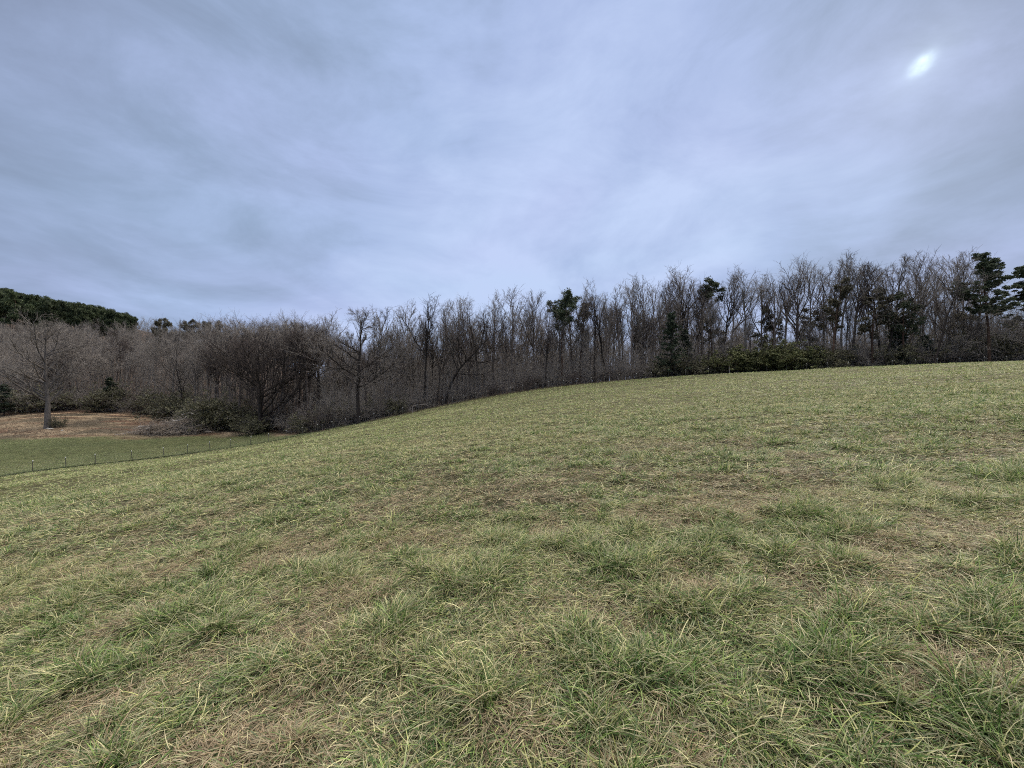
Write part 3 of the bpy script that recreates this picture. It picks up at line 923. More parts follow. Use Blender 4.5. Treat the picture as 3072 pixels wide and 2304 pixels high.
def ord_label(px, allpx, what):
    best = None
    for m, nm in MARKS:
        lo, hi = min(px, m), max(px, m)
        n = sum(1 for q in allpx if lo <= q <= hi)
        if best is None or n < best[0]:
            best = (n, 'right' if px > m else 'left', nm)
    return f'{what}, {ORD[best[0] - 1]} {"to the " + best[1]} of {best[2]}'


rng = np.random.default_rng(2024)
sky_px = [p for p, _ in SKY]
for k, (px, row) in enumerate(SKY):
    Y = float(np.interp(px, [980, 1300, 1700, 2100, 2600, 3072], [75, 81, 85, 83, 75, 69])) + rng.uniform(-3, 5)
    x, y, h = top_height(px, row - 2, Y)
    k2 = int(rng.integers(0, len(FOREST)))
    put_tree('bare_tree', FOREST[k2], x, y, h, 18.0, rng.uniform(0, 6.28), ord_label(px, sky_px, 'bare skyline tree'), 'tree', 'bare trees standing against the sky', wide=rng.uniform(.85, 1.15))


def skyline(px): return np.interp(px, [-400, 0, 250, 430, 560, 960, 1100, 1216, 1416, 1540, 1685, 1860, 2041, 2300, 2520, 2720, 2892, 3072, 3500],
                                  [900, 968, 956, 949, 947, 958, 945, 905, 905, 880, 895, 860, 830, 825, 785, 790, 775, 815, 800])


SEG = [(-400, 330, 'bare tree in the wood behind the big grey oak', 'bare trees behind the oak'),
       (330, 640, 'bare tree in the wood above the brush pile', 'bare trees above the brush pile'),
       (640, 900, 'bare tree in the wood behind the dark spreading tree', 'bare trees behind the spreading tree'),
       (900, 1077, 'bare tree in the wood between the spreading tree and the lone pale-boughed tree', 'bare trees left of the lone tree'),
       (1077, 1330, 'slender bare tree crowded between the lone pale-boughed tree and the leaning crooked tree', 'bare trees behind the bent branch'),
       (1330, 1685, 'slender bare tree crowded between the leaning crooked tree and the round topped pine', 'bare trees left of the round topped pine'),
       (1685, 2015, 'slender bare tree crowded between the round topped pine and the conical cedar', 'bare trees left of the conical cedar'),
       (2015, 2200, 'slender bare tree crowded behind the right flank of the conical cedar', 'bare trees right of the conical cedar'),
       (2200, 2500, 'slender bare tree crowded behind the green honeysuckle thicket', 'bare trees above the honeysuckle thicket'),
       (2500, 2780, 'slender bare tree crowded among the scrubby pines and the ivy tree', 'bare trees among the scrubby pines'),
       (2780, 3600, 'slender bare tree crowded around the tall plate-crowned pine', 'bare trees around the tall pine')]


def seg_of(px):
    for a, b, l, g in SEG:
        if a <= px < b: return l, g
    return SEG[-1][2:]


# ---- trees crowding the wood behind them
for k in range(150):
    px = 985 + (2500 - 985) * (k + rng.random()) / 120 if k < 120 else 2500 + 600 * (k - 120 + rng.random()) / 30
    back = rng.random() ** 1.2
    Y = float(wood_start(px)) + 1.0 + back * 24
    if px > 2150 and k < 120 and rng.random() < 0.35: continue
    top = skyline(px) + rng.uniform(14, 95) + (60 if px > 2150 else 10)
    x, y, h = top_height(px, top, Y)
    h = min(max(h, 6), 22)
    k2 = int(rng.integers(0, len(FOREST)))
    lab, grp = seg_of(px)
    put_tree('bare_tree', FOREST[k2], x, y, h, 18.0, rng.uniform(0, 6.28), lab, 'tree', grp, wide=rng.uniform(.65, 1.0))

# ---- the valley wood on the left, climbing the slope behind
for k in range(112):
    px = -120 + 1090 * (k * 0.618034 % 1.0)
    Y = float(wood_start(px)) + 2 + 78 * rng.random() ** 1.15
    x = (px - 1536) / FPX * Y
    hh = rng.uniform(13, 18)
    g0 = gz(x, Y)
    lim = EYE + (1152 - (skyline(px) + rng.uniform(-4, 14))) / FPX * Y - g0
    if px > 600:
        hh += 7 * min((px - 600) / 80, 1)
        Y = min(Y, float(wood_start(px)) + 9 + 34 * rng.random()); x = (px - 1536) / FPX * Y
        lim = EYE + (1152 - (skyline(px) + rng.uniform(-4, 16))) / FPX * Y - gz(x, Y)
    hh = min(hh, lim) if lim > 7 else hh * .6
    lab, grp = seg_of(px)
    put_tree('bare_tree', FOREST[int(rng.integers(0, len(FOREST)))], x, Y, hh, 18.0, rng.uniform(0, 6.28), lab, 'tree', grp, wide=rng.uniform(1.0, 1.4))


# ---- trees with a look of their own
def special(px, row_top, Y, label, seed, mt, mc, name='bare_tree', nominal=None, tilt=(0, 0), **kw):
    x, y, h = top_height(px, row_top, Y)
    me = tree_meshes(seed, mt, mc, H=h, **kw)
    return put_tree(name, me, x, y, h, h, 0, label, 'tree', 'single trees in front of the wood', tilt=tilt)


special(143, 935, 80, 'big grey oak standing alone on the brown ground, its trunk forking low', 311, BP, TW, name='oak_tree', vase=False, r=0.50, clear=0.26, limbs=24, spread=0.50, ang=0.92, trop=0.07, twigs=(9, 6, 3), fine=0.012, wig=0.035, trunk_top=0.80, taper=0.14, limb_r=0.46)
special(512, 962, 95, 'pale grey tree rising behind the brush pile', 302, BP, TW, r=0.26, clear=0.45, limbs=15, spread=0.32, ang=0.8, trop=0.06, twigs=(9, 7, 4))
special(785, 985, 77.0, 'dark wide spreading tree with arching boughs from a short trunk', 303, BD, TD, name='spreading_tree', vase=False, r=0.50, clear=0.12, limbs=30, spread=0.62, ang=0.85, trop=0.055, twigs=(9, 6, 4), fine=0.013, stems=1, wig=0.05, trunk_top=0.80, taper=0.12, limb_r=0.42)
special(1077, 920, 68.8, 'tall dark tree with low pale boughs reaching sideways at the meadow corner', 304, BD, BP, name='lone_tree', vase=False, r=0.36, clear=0.30, limbs=18, spread=0.36, ang=1.05, trop=0.05, twigs=(9, 6, 4), wig=0.05)
special(895, 968, 82, 'dark forked tree between the spreading tree and the lone tree', 305, BD, TD, r=0.28, clear=0.55, limbs=12, spread=0.30, ang=0.7, trop=0.08, twigs=(9, 7, 4))
special(1330, 900, 78.5, 'leaning dark tree with a crooked trunk above the bent pale branch', 306, BD, TD, r=0.30, clear=0.35, limbs=14, spread=0.30, ang=0.8, trop=0.05, twigs=(8, 6, 4), lean=0.22, wig=0.10)
special(2655, 775, 70, 'slanting bare tree with long boughs beside the scrubby pines', 307, BD, TW, r=0.20, clear=0.32, limbs=13, spread=0.42, ang=0.7, trop=0.07, twigs=(8, 6, 4), lean=0.10)
special(2800, 772, 66, 'open crowned bare tree leaning towards the tall plate-crowned pine', 308, BD, TW, r=0.18, clear=0.25, limbs=14, spread=0.42, ang=0.62, trop=0.06, twigs=(8, 6, 4), lean=0.25)


# ---- pines and cedars
def pine_meshes(seed, bark, needle, **kw):
    a, b, c = pine_tree(seed, **kw)
    return a.mesh('pine_trunk', bark), b.mesh('pine_branches', bark), c.mesh('pine_crown', needle, False)


PP = ('trunk', 'branches', 'crown')
BPN, ND, NB = MAT['bark_pine'], MAT['needle'], MAT['needle_brown']


def put_pine(px, row, Y, label, seed, needle=ND, name='pine_tree', **kw):
    x, y, h = top_height(px, row + 4, Y)
    return put_tree(name, pine_meshes(seed, BPN, needle, H=h, **kw), x, y, h, h, 0, label, 'pine', 'pines in the wood', parts=PP)


put_pine(2968, 766, 64, 'tall pine with dark layered plates of needles and a bare leaning trunk', 401, clear=0.42, limbs=34, spread=0.24, clump=0.44, per=80, flat=0.5, size=0.12, sub=7, ang=1.3, lean=0.02, tip=.4)
put_pine(3062, 796, 68, 'second dark pine just behind the tall plate-crowned pine', 402, clear=0.35, limbs=32, spread=0.24, clump=0.46, per=95, flat=0.42, size=0.12, sub=5, ang=1.4, tip=.25)
put_pine(3125, 830, 66, 'wide dark pine half cut off by the picture edge', 409, clear=0.35, limbs=22, spread=0.34, clump=0.52, per=85, flat=0.42, size=0.12, sub=5, ang=1.4)
put_pine(1685, 884, 82, 'round topped pine standing above the bare trees, left of the dark cedar', 403, clear=0.64, limbs=26, spread=0.21, clump=0.60, per=60, flat=0.8, size=0.14, sub=5, ang=1.1, tip=.5)
put_pine(1738, 905, 86, 'smaller thin pine right behind the round topped pine', 404, needle=NB, clear=0.72, limbs=12, spread=0.12, clump=0.7, per=40, flat=0.8, size=0.14)
put_pine(2137, 834, 82, 'pine with one small bunched top between bare crowns', 405, clear=0.80, limbs=13, spread=0.13, clump=0.65, per=60, flat=0.7, size=0.14, tip=.6)
put_pine(2495, 842, 72, 'scrubby thin pine with brownish tufts, leftmost of three by the ivy tree', 406, needle=NB, clear=0.45, limbs=16, spread=0.17, clump=0.5, per=45, flat=0.6, size=0.12)
put_pine(2618, 868, 70, 'scrubby dark pine with drooping boughs, middle one of three by the ivy tree', 407, needle=NB, clear=0.42, limbs=20, spread=0.24, clump=0.55, per=60, flat=0.5, size=0.12, ang=1.35)
put_pine(2708, 880, 69, 'scrubby dark pine directly above the ivy clad trunk', 408, clear=0.40, limbs=18, spread=0.25, clump=0.55, per=65, flat=0.5, size=0.12, ang=1.35)
put_pine(2320, 925, 78, 'low pine bush rising over the honeysuckle thicket', 410, needle=NB, clear=0.3, limbs=16, spread=0.28, clump=0.6, per=50, flat=0.8, size=0.13)
put_pine(2430, 935, 80, 'low brownish pine between the honeysuckle thicket and the scrubby pines', 411, needle=NB, clear=0.3, limbs=16, spread=0.28, clump=0.6, per=50, flat=0.8, size=0.13)
put_pine(2150, 955, 84, 'low grey green pine under the small bunched pine top', 412, needle=NB, clear=0.25, limbs=14, spread=0.26, clump=0.6, per=50, flat=0.8, size=0.13)
put_pine(2910, 945, 70, 'low brushy pine at the foot of the tall plate-crowned pine', 413, needle=NB, clear=0.2, limbs=18, spread=0.4, clump=0.6, per=45, flat=0.8, size=0.13)

CD = MAT['cedar']


def put_cedar(px, row, Y, label, seed, w, needle=CD, name='cedar_tree'):
    x, y, h = top_height(px, row, Y)
    a, b = cedar_tree(seed, h, w)
    return put_tree(name, (a.mesh('cedar_trunk', BD), b.mesh('cedar_crown', needle, False)), x, y, h, h, 0, label, 'cedar', 'cedars at the edge of the wood')


put_cedar(2015, 928, 77.2, 'dark conical cedar at the edge of the wood', 501, 3.5)
put_cedar(2055, 985, 82, 'lower cedar merging with the right flank of the conical cedar', 502, 2.6)
put_cedar(2697, 945, 70, 'dark ivy clad trunk standing like a column below the scrubby pine', 503, 1.5, MAT['ivy'], 'ivy_clad_tree')
put_cedar(2772, 1005, 71, 'short blackish cedar right beside the ivy clad trunk', 504, 2.2, MAT['ivy'])
put_cedar(330, 1130, 101, 'small dark cedar at the back of the brown clearing', 505, 2.6)
put_cedar(12, 1150, 97, 'dark cedar at the clearing edge, cut off by the picture edge', 506, 3.4)


# ---- pines on the hilltop
HILL = [pine_meshes(600 + k, BPN, MAT['needle_hill'], H=16, clear=.45, limbs=18, spread=.25, clump=1.0, per=120, flat=.75, size=.19, sub=4, ang=1.2, tip=.55) for k in range(4)]
HILLB = pine_meshes(620, BPN, NB, H=16, clear=.45, limbs=16, spread=.25, clump=0.9, per=70, flat=.8, size=.2, sub=4, ang=1.2, tip=.5)
hill_px = np.array([-300, 0, 100, 200, 300, 430, 480, 640, 800])
hill_row = np.array([836, 868, 890, 908, 928, 962, 950, 964, 970])
for k in range(130):
    px = -110 + 515 * (k * 0.618034 % 1.0)
    if k >= 122: px = [478, 492, 575, 630, 655, 590, 545][k % 7] + rng.uniform(-12, 12)
    Y = rng.uniform(168, 215)
    row = np.interp(px, hill_px, hill_row) + (rng.uniform(8, 58) if k < 62 else rng.uniform(-4, 9))
    if k >= 122: row = 966 + (px - 470) * .04 + rng.uniform(0, 7); Y = rng.uniform(150, 168)
    x, y, h = top_height(px, row, Y)
    h = min(max(h, 5), 24)
    if k < 122:
        lab = 'green pine crowding the hilltop above the bare wood'; grp = 'pines on the hilltop'
    else:
        lab = 'pine top showing over the low end of the bare valley wood'; grp = 'pines over the valley wood'
    put_tree('hill_pine', HILL[k % 4] if k < 122 else HILLB, x, y, h, 16.0, rng.uniform(0, 6.28), lab, 'pine', grp, wide=rng.uniform(.55, .95) if px < 436 else .6, parts=PP)


# ------------------------------------------------------------------ masses nobody could count
def saplings(seed, n, pxr, depth, hr, fine=0.014, twigs=7, mat=TD, lab='', name='undergrowth', lean=.08, thick=0.03):
    rng = np.random.default_rng(seed)
    px = rng.uniform(*pxr, n)
    Y = wood_start(px) + depth[0] + (depth[1] - depth[0]) * rng.random(n) ** 1.2
    X = (px - 1536) / FPX * Y
    p0 = np.c_[X, Y, ground_z(X, Y) - .1]
    H = rng.uniform(*hr, n) * (0.6 + 0.8 * fbm(X, Y, 9, 2, seed))
    d0 = np.c_[rng.normal(0, lean, (n, 2)), np.ones(n)]
    w = Wood()
    rr = thick * rng.uniform(.5, 1.5, n)
    pts, rad = grow(rng, p0, d0, H, rr, rr * .3, 6, .06, .03)
    w.tubes(pts, rad, 4)
    p, d, t, r_, pi = sprout(rng, pts, rad, twigs, .22, 1, .75, .25)
    L2 = H[pi] * .26 * rng.uniform(.5, 1.4, len(t))
    p2, r2 = grow(rng, p, d, L2, np.full(len(t), fine), np.full(len(t), fine * .7), 4, .15, .06)
    w.tubes(p2, r2, 3)
    p, d, t, r_, pi = sprout(rng, p2, r2, 4, .1, 1, .7, .3)
    p3, r3 = grow(rng, p, d, L2[pi] * .5, np.full(len(t), fine * .8), np.full(len(t), fine * .5), 2, .15, .06)
    w.tubes(p3, r3, 3)
    o = new_obj(name, w.mesh(name, mat))
    return tag(o, lab, 'saplings', None, 'stuff')


saplings(701, 2700, (960, 3150), (1.0, 28), (3.5, 8.5), mat=TW, lab='thin saplings filling the wood behind the wire fence')
saplings(702, 2400, (960, 3150), (1.5, 26), (1.8, 4.0), mat=TW, lab='low reddish brush at the foot of the wood')
saplings(705, 1900, (940, 1800), (22, 52), (4.5, 9.0), fine=.02, twigs=10, mat=TW, lab='grey brown brush deep inside the wood', thick=.05)
saplings(706, 600, (1800, 3150), (20, 40), (3.0, 5.5), fine=.02, twigs=9, mat=TW, lab='low grey brush behind the pines', thick=.04)
saplings(703, 1500, (-200, 1000), (1.0, 60), (4.0, 9.5), fine=.022, mat=TW, lab='grey brown saplings filling the valley wood', thick=.05)
saplings(704, 800, (-200, 1000), (0.3, 8), (1.5, 4.5), fine=.016, mat=TD, lab='dark brush along the edge of the valley wood')


def far_wood(seed, n, pxr, Yr, hr, lab, mat, rowf):
    """rows of trees so far back in the wood that they merge into one another"""
    rng = np.random.default_rng(seed)
    w = Wood()
    px = rng.uniform(*pxr, n); Y = rng.uniform(*Yr, n)
    X = (px - 1536) / FPX * Y; Z = ground_z(X, Y)
    H = rng.uniform(*hr, n) + 8 * smooth(px, 580, 680) * (px < 1000)
    lim = EYE + (1152 - (rowf(px) + rng.uniform(0, 30, n))) / FPX * Y - Z
    H = np.clip(np.minimum(H, lim), 3, 24)
    p0 = np.c_[X, Y, Z - .2]
    r0 = rng.uniform(.08, .2, n)
    pts, rad = grow(rng, p0, np.c_[rng.normal(0, .05, (n, 2)), np.ones(n)], H * .93, r0, r0 * .2, 7, .05, .03)
    w.tubes(pts, rad, 5)
    p, d, t, rr, pi = sprout(rng, pts, rad, 11, .35, 1, .6, .2)
    L2 = H[pi] * .28 * (1.2 - .6 * t) * rng.uniform(.6, 1.3, len(t))
    p2, r2 = grow(rng, p, d, L2, rr * .4 + .01, np.full(len(t), .018), 5, .13, .1)
    w.tubes(p2, r2, 3)
    p, d, t, rr, pi = sprout(rng, p2, r2, 8, .15, 1, .6, .2)
    L3 = L2[pi] * .45 * rng.uniform(.6, 1.3, len(t))
    p3, r3 = grow(rng, p, d, L3, np.full(len(t), .022), np.full(len(t), .016), 3, .13, .1)
    w.tubes(p3, r3, 3)
    p, d, t, rr, pi = sprout(rng, p3, r3, 3, .3, 1, .6, .2)
    p4, r4 = grow(rng, p, d, L3[pi] * .6, np.full(len(t), .016), np.full(len(t), .010), 2, .13, .1)
    w.tubes(p4, r4, 3)
    o = new_obj('far_woods', w.mesh('far_woods', mat))
    return tag(o, lab, 'woods', None, 'stuff')


far_wood(801, 420, (-250, 1050), (104, 200), (13, 18), 'far rows of the valley wood merging into a grey brown mass', TW, lambda p: skyline(p) + 2)
far_wood(802, 420, (1000, 2250), (98, 140), (9, 16), 'far rows of the wood showing between the front trunks', TW, lambda p: skyline(p) + 40)
far_wood(803, 110, (2200, 3200), (92, 125), (7, 12), 'thin far rows of the wood behind the scrubby pines', TW, lambda p: skyline(p) + 110)


# ------------------------------------------------------------------ shrubs
SH = {
    'bare': [shrub_parts(900 + k, 2.6, 1.6, 16, 0) for k in range(3)],
    'dark': [shrub_parts(910 + k, 2.6, 2.0, 16, 14, .09, (6, 5, 0)) for k in range(2)],
    'green': [shrub_parts(920 + k, 2.6, 2.0, 14, 24, .10, (6, 5, 0)) for k in range(2)]}
SHM = {'bare': [(a.mesh('shrub_stems', (TW, TR, TW)[k]), None) for k, (a, b) in enumerate(SH['bare'])],
       'dark': [(a.mesh('shrub_stems', TW), b.mesh('shrub_leaves', MAT['leaf_dark'], False)) for a, b in SH['dark']],
       'green': [(a.mesh('shrub_stems', TD), b.mesh('shrub_leaves', MAT['leaf'], False)) for a, b in SH['green']]}


def shrub_at(kind, px, dY, h, label, group, wide=1.0, Y=None, name='shrub'):
    Y = float(wood_start(px)) + dY if Y is None else Y
    x = (px - 1536) / FPX * Y
    ms = SHM[kind]
    put_tree(name, ms[int(rng.integers(0, len(ms)))], x, Y, h, 2.6, rng.uniform(0, 6.28), label, 'shrub', group, wide=wide, parts=('stems', 'foliage'))


for k in range(26):      # dark thicket round the spreading tree
    px = 505 + 300 * (k + rng.random()) / 26
    shrub_at('dark', px, rng.uniform(0.3, 3.5), rng.uniform(2.2, 5.4) * (1 if px < 680 else .6), 'dark leafy shrub in the thicket between the brush pile and the spreading tree', 'shrubs between the brush pile and the spreading tree', 1.15)
for k in range(20):      # brush between spreading tree and lone tree, and beyond
    px = 830 + 430 * (k + rng.random()) / 20
    shrub_at('dark' if k % 4 == 0 else 'bare', px, rng.uniform(1.0, 5.5), rng.uniform(2.0, 3.8), 'twiggy shrub in the brush around the lone tree with low pale boughs', 'shrubs around the lone tree', 1.1)
for k in range(28):
    px = 1240 + 740 * (k + rng.random()) / 28
    shrub_at('bare', px, rng.uniform(0.8, 4), rng.uniform(1.6, 3.2), 'low twiggy shrub at the wood edge left of the conical cedar', 'shrubs left of the conical cedar', 1.1)
for k in range(16):
    px = 1975 + 205 * (k + rng.random()) / 16
    shrub_at('bare' if k % 2 else 'dark', px, rng.uniform(0.8, 6), rng.uniform(2.2, 3.8), 'dark twiggy shrub between the conical cedar and the honeysuckle thicket', 'shrubs right of the conical cedar', 1.3)
for k in range(26):      # honeysuckle thicket
    px = 2175 + 330 * (k + rng.random()) / 26
    shrub_at('green' if px < 2400 else 'dark', px, rng.uniform(0.6, 4.5), rng.uniform(2.2, 4.2) if px < 2400 else rng.uniform(2, 3.2), 'green leafy bush of the honeysuckle thicket' if px < 2400 else 'dark leafy bush at the foot of the scrubby pines', 'bushes of the honeysuckle thicket' if px < 2400 else 'bushes below the scrubby pines', 1.35)
for k in range(34):
    px = 2490 + 620 * (k + rng.random()) / 34
    shrub_at('bare' if k % 3 else 'dark', px, rng.uniform(0.8, 5), rng.uniform(2.4, 5.6) if px > 2800 else rng.uniform(2.0, 3.6), 'dense dark twiggy bush under the trees by the tall plate-crowned pine' if px > 2800 else 'dense dark twiggy bush around the ivy clad trunk', 'bushes by the tall pine' if px > 2800 else 'bushes around the ivy clad trunk', 1.15)
for k in range(20):
    px = -60 + 560 * (k + rng.random()) / 20
    shrub_at('dark' if k % 3 == 0 else 'bare', px, rng.uniform(0.3, 4), rng.uniform(2.2, 5.5), 'brushy shrub along the back of the brown clearing', 'shrubs behind the brown clearing', 1.2)
shrub_at('dark', 172, 0, 1.6, 'small dark shrub growing against the foot of the big oak', None, 1.0, Y=80.6)
shrub_at('dark', 765, 0, 2.6, 'rounded dark shrub under the trunk of the spreading tree', None, 1.3, Y=75.8)


# ------------------------------------------------------------------ wire fence
def box_rows(w, P, hx, hy):
    """upright boxes from P (B,3) bottom to height; P (B,2,3)"""
    w.tubes(P, np.full(P.shape[:2], hx), 4)


POST_PX = [-330, -230, -135, -40, 97, 198, 286, 397, 492, 562, 630, 692, 751, 806, 858, 907, 953, 996, 1038, 1080, 1122, 1165, 1208, 1250, 1290, 1326, 1357, 1390, 1426, 1460, 1494, 1531, 1568, 1608, 1647, 1689, 1731, 1774, 1813, 1857, 1909, 1955, 2004,
           2056, 2125, 2188, 2245, 2301, 2360, 2420, 2481, 2545, 2608, 2676, 2744, 2812, 2882, 2952, 3022, 3092, 3165]


def tpost_mesh(h):
    """studded steel T-post: flange, web and anchor studs"""
    V, F = [], []
    def bx(x0, x1, y0, y1, z0, z1):
        n = len(V)
        V.extend([(x0, y0, z0), (x1, y0, z0), (x1, y1, z0), (x0, y1, z0), (x0, y0, z1), (x1, y0, z1), (x1, y1, z1), (x0, y1, z1)])
        F.extend([tuple(n + i for i in f) for f in ((0, 3, 2, 1), (4, 5, 6, 7), (0, 1, 5, 4), (1, 2, 6, 5), (2, 3, 7, 6), (3, 0, 4, 7))])
    bx(-.032, .032, -.010, .010, -.3, h)
    bx(-.010, .010, .012, .055, -.3, h)
    for k in range(6):
        z = .2 + k * .18
        bx(-.014, .014, -.024, -.012, z, z + .03)
    return mesh_from('fence_post', np.array(V), np.array(F), MAT['post'], None, False)


def cap_mesh(h):
    w = Wood()
    pts = np.array([[[0, .012, h - .08], [0, .012, h - .07], [0, .012, h + .02], [0, .012, h + .04]]])
    w.tubes(pts, np.array([[.036, .044, .040, .015]]), 8)
    return w.mesh('post_cap', MAT['white'])


def build_fence():
    e = bpy.data.objects.new('wire_fence', None); COL.objects.link(e)
    tag(e, 'long farm fence of thin steel posts with white tops and sagging wires', 'fence')
    x0, y0 = (POST_PX[4] - 1536) / FPX * 45, 45.0
    e.location = (x0, y0, gz(x0, y0))
    org = np.array(e.location)
    pm, cm = tpost_mesh(1.22), cap_mesh(1.24)
    rg = np.random.default_rng(31)
    pos = []
    for px in POST_PX:
        Y = float(fence_y(px)); X = (px - 1536) / FPX * Y
        pos.append((X, Y, gz(X, Y)))
    pos = np.array(pos)
    for k, (px, p) in enumerate(zip(POST_PX, pos)):
        nxt = pos[min(k + 1, len(pos) - 1)] - pos[max(k - 1, 0)]
        rz = math.atan2(nxt[1], nxt[0]) + rg.normal(0, .1)
        tilt = (rg.normal(0, .035), rg.normal(0, .05))
        if px == 2188:
            w = Wood()
            pts = np.array([[[0, 0, -.4], [0.01, 0, .5], [0, 0, 1.3], [0, 0, 1.42], [0, 0, 1.43]]])
            w.tubes(pts, np.array([[.085, .08, .078, .07, .005]]), 10)
            o = new_obj('post', w.mesh('wooden_post', MAT['dead_wood']), e, p - org, rz)
            o['label'] = 'thick weathered wooden fence post'
        else:
            o = new_obj('post', pm, e, p - org)
            o.rotation_euler = (tilt[0], tilt[1], rz)
            c = new_obj('post_cap', cm, o)
    w = Wood()
    seg = 6
    for hz in (0.12, 0.28, 0.46, 0.66, 0.86, 1.08):
        line = []
        for k in range(len(pos) - 1):
            for j in range(seg):
                f = j / seg
                q = pos[k] * (1 - f) + pos[k + 1] * f
                line.append(q + np.array([0, -.03, hz - 0.05 * 4 * f * (1 - f) * (0.6 + .4 * math.sin(k * 3.1 + hz * 9))]) - org)
        line.append(pos[-1] + np.array([0, -.03, hz]) - org)
        L = np.array(line)[None]
        w.tubes(L, np.full(L.shape[:2], .0035), 3)
    new_obj('wire', w.mesh('fence_wire', MAT['wire']), e)


build_fence()


# ------------------------------------------------------------------ brush pile, logs, debris, track
def branch_mesh(seed, L, r, mat, forks=3, wig=.16, sides=7):
    rg = np.random.default_rng(seed)
    w = Wood()
    pts, rad = grow(rg, np.zeros((1, 3)), np.array([[1.0, 0, 0.0]]), np.array([L]), np.array([r]), np.array([r * .35]), 9, wig, 0)
    pts[0, :, 2] = np.abs(pts[0, :, 2]) + r
    w.tubes(pts, rad, sides)
    if forks:
        p, d, t, rr, pi = sprout(rg, pts, rad, forks, .25, .95, .7, .2)
        p2, r2 = grow(rg, p, d, np.full(forks, L * .35) * rg.uniform(.5, 1.3, forks), rr * .6, rr * .2, 6, .15, .02)
        w.tubes(p2, r2, 5)
        p, d, t, rr, pi = sprout(rg, p2, r2, 4, .2, 1, .7, .2)
        p3, r3 = grow(rg, p, d, np.full(len(t), L * .13), np.maximum(rr * .6, .012), np.full(len(t), .01), 4, .15, .02)
        w.tubes(p3, r3, 3)
    # close the sawn butt
    me = w.mesh('branch', mat)
    return me


def brush_heap(name, px, Y, w_, d_, h_, n, seed, mat, label):
    rg = np.random.default_rng(seed)
    x0 = (px - 1536) / FPX * Y
    z0 = gz(x0, Y)
    W = Wood()
    q = rg.normal(0, .38, (n, 2))
    X = q[:, 0] * w_ / 2; Yq = q[:, 1] * d_ / 2
    top = h_ * np.exp(-(q ** 2).sum(1) * 1.3)
    gzv = ground_z(X + x0, Yq + Y) - z0
    Z = gzv + rg.random(n) * top + .05
    d0 = np.c_[rg.normal(0, 1, n), rg.normal(0, .7, n), rg.normal(0, .22, n)]
    L = rg.uniform(.7, 2.6, n); r = rg.uniform(.012, .06, n)
    pts, rad = grow(rg, np.c_[X, Yq, Z], d0, L, r, r * .4, 5, .14, 0)
    pts[..., 2] = np.maximum(pts[..., 2], (gzv - .05)[:, None])
    W.tubes(pts, rad, 5)
    p, d, t, rr, pi = sprout(rg, pts, rad, 4, .3, 1, .7, .25)
    p2, r2 = grow(rg, p, d, L[pi] * .35, rr * .5, np.full(len(t), .008), 4, .15, 0)
    W.tubes(p2, r2, 3)
    o = new_obj(name, W.mesh(name, mat), None, (x0, Y, z0))
    return tag(o, label, 'brush pile')


brush_heap('brush_pile', 560, 76.3, 7.2, 3.6, 2.7, 620, 41, MAT['dead_dark'], 'tangled heap of cut grey branches beside the dark thicket')
brush_heap('brush_pile', 468, 74.6, 8.4, 3.0, 1.7, 560, 42, MAT['dead_dark'], 'lower heap of dark brush lying before the tangled grey heap')
brush_heap('brush_pile', 520, 75.6, 7.5, 3.0, 2.6, 120, 44, MAT['dead_wood'], 'pale bleached branches strewn over the top of the grey heap')
brush_heap('brush_pile', 560, 86, 6.0, 3.0, 2.2, 360, 43, MAT['dead_wood'], 'pale heap of broken branches at the back of the brown clearing')
for k, (px, row, Y, L, r, rz, mt, lab) in enumerate([
        (430, 1298, 73.6, 3.6, .13, -0.1, 'dead_wood', 'long pale limb bowed over the low brush heap'),
        (345, 1315, 72.6, 4.6, .06, 0.15, 'dead_wood', 'thin curved branch trailing off the brush heap onto the green meadow'),
        (415, 1280, 73.9, 2.8, .16, 0.25, 'dead_wood', 'whitish forked log on top of the low brush heap'),
        (440, 1288, 73.5, 2.2, .19, -0.35, 'dead_wood', 'thick pale log with an orange sawn end in the brush heap'),
        (500, 1285, 75.6, 3.4, .11, 0.1, 'dead_dark', 'dark log lying level across the brush heap'),
        (520, 1262, 75.0, 3.0, .15, 0.35, 'dead_wood', 'pale log sticking out of the tangled grey heap'),
        (546, 1245, 75.5, 2.8, .14, -0.2, 'dead_wood', 'short grey log near the top of the tangled heap')]):
    x, y, _ = pix(px, row, Y)
    zt = EYE - (row - 1152) / FPX * Y
    o = new_obj('log', branch_mesh(50 + k, L, r, MAT[mt], forks=2 if k != 3 else 1), None, (x, y, max(gz(x, y), zt - r)), rz)
    tag(o, lab, 'log', 'logs on the brush piles')
# the standing bent branch in front of the wood
x, y, _ = pix(1237, 1232, 71.6)
w = Wood()
pb = np.array([[[0, 0, -.15], [.02, 0, .5], [.03, 0, 1.0], [.12, 0, 1.17], [.7, .1, 1.34], [1.6, .1, 1.42], [2.4, .15, 1.52], [3.3, .2, 1.5]]])
w.tubes(pb, np.array([[.045, .042, .042, .042, .038, .034, .03, .015]]), 6)
w.tubes(np.array([[[2.4, .15, 1.5], [2.7, .1, 1.25], [3.2, .1, 1.1]]]), np.array([[.03, .025, .01]]), 4)
tag(new_obj('bent_branch', w.mesh('bent_branch', MAT['dead_wood']), None, (x, y, gz(x, y))), 'bare pale branch bent over at a right angle beside the fence', 'branch')
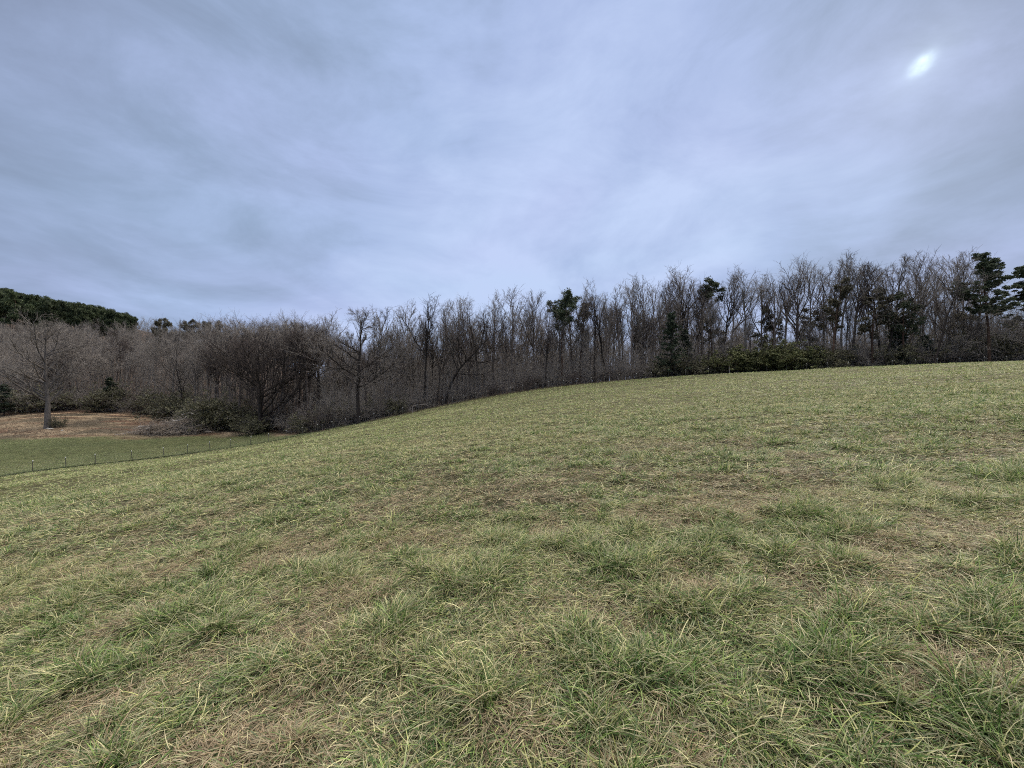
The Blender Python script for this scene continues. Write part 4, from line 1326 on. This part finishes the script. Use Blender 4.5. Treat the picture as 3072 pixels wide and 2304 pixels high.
# low horizontal dead boughs among the brush right of the lone tree
for k, (px, row, Y, L, r, rz, lab) in enumerate([
        (1262, 1180, 76.5, 5.2, .08, 0.2, 'pale dead bough sweeping out low over the brush by the bent branch'),
        (1100, 1145, 70.5, 6.5, .07, 0.15, 'long pale dead bough reaching right from beside the lone tree'),
        (1180, 1110, 74, 6.0, .08, 0.35, 'grey dead bough slanting upward through the brush'),
        (1545, 1265, 78, 0.1, .02, 0, None)]):
    if lab is None: continue
    x, y, z = pix(px, row, Y)
    e = new_obj('dead_bough', branch_mesh(76 + k, L, r * .75, MAT['bark_pale'], forks=7, wig=.22), None, (x, y, z), rz)
    e.rotation_euler = (0, -0.15 - .05 * k, rz)
    tag(e, lab, 'branch', 'dead boughs in the brush')


def rock(px, Y, s, mat, label, name, cat, seed, grp=None, lift=0.0, flat=.6):
    import bmesh
    rg = np.random.default_rng(seed)
    bm = bmesh.new()
    bmesh.ops.create_icosphere(bm, subdivisions=3, radius=1)
    for v in bm.verts:
        n = 0.75 + 0.5 * float(vnoise(v.co.x * 1.3 + seed, v.co.y * 1.3 + v.co.z * 1.7, .8, seed))
        v.co = Vector((v.co.x * n * s * 1.3, v.co.y * n * s, v.co.z * n * s * flat))
    me = bpy.data.meshes.new(name); bm.to_mesh(me); bm.free()
    me.materials.append(mat)
    x = (px - 1536) / FPX * Y
    tag(new_obj(name, me, None, (x, Y, gz(x, Y) + s * flat * .35 + lift), seed * 1.3), label, cat, grp)


rock(152, 78.6, .26, MAT['rock'], 'flat pale stone lying at the foot of the big oak', 'stone', 'stone', 3)
rock(186, 76.5, .20, MAT['rock'], 'small pale stone out on the brown ground before the big oak', 'stone', 'stone', 4)
rock(143, 79.2, .22, MAT['rock'], 'pale stone half hidden against the trunk of the big oak', 'stone', 'stone', 5)


def sheet(px, Y, lift, sx, sy, mat, label, seed, name='crumpled_sheet', cat='scrap'):
    """a crumpled, thick scrap of sheeting"""
    n = 14
    u, v = np.meshgrid(np.linspace(-1, 1, n), np.linspace(-1, 1, n))
    hgt = fbm(u * 2, v * 2, 1.0, 3, seed) * .5
    P = np.c_[(u * sx).ravel(), (v * sy * .4 + hgt * .5 * sy).ravel(), (v * sy * .8 + hgt * sy * .5).ravel()]
    idx = np.arange(n * n).reshape(n, n)
    F = np.stack([idx[:-1, :-1], idx[:-1, 1:], idx[1:, 1:], idx[1:, :-1]], -1).reshape(-1, 4)
    me = mesh_from(name, P, F, mat)
    x = (px - 1536) / FPX * Y
    o = new_obj(name, me, None, (x, Y, gz(x, Y) + lift), seed)
    md = o.modifiers.new('thickness', 'SOLIDIFY'); md.thickness = .03
    tag(o, label, cat)


sheet(548, 84.5, 1.5, .75, .6, MAT['plastic'], 'crumpled bluish sheet lying on the back of the brush heap', 7)
sheet(572, 85.0, 2.0, .55, .4, MAT['rock'], 'small whitish scrap on top of the back heap', 9)
sheet(593, 78.0, 3.2, .5, .35, MAT['rock'], 'pale scrap caught high in the dark thicket', 11)


def build_track():
    t = np.linspace(0, 1, 90)
    px = 40 + 430 * t
    Yc = 95.8 + 1.6 * t + 0.8 * np.sin(t * 5)
    for off, wd, lab in ((0, .45, 'pale tan wheel track along the back of the clearing'), (-4.0, .22, 'faint nearer wheel rut across the brown ground')):
        n = len(t)
        X = (px - 1536) / FPX * (Yc + off)
        edge = wd * (0.6 + 0.8 * fbm(X, np.zeros(n), 4, 3, 7 + int(-off)))
        rows = []
        for f in np.linspace(-1, 1, 7):
            yy = Yc + off + f * edge
            rows.append(np.c_[X, yy, ground_z(X, yy) + .05 - .05 * f * f])
        V = np.concatenate(rows)
        idx = np.arange(7 * n).reshape(7, n)
        F = np.stack([idx[:-1, :-1], idx[:-1, 1:], idx[1:, 1:], idx[1:, :-1]], -1).reshape(-1, 4)
        tag(new_obj('dirt_path', mesh_from('dirt_path', V, F, MAT['dirt'])), lab, None, None, 'structure')


build_track()
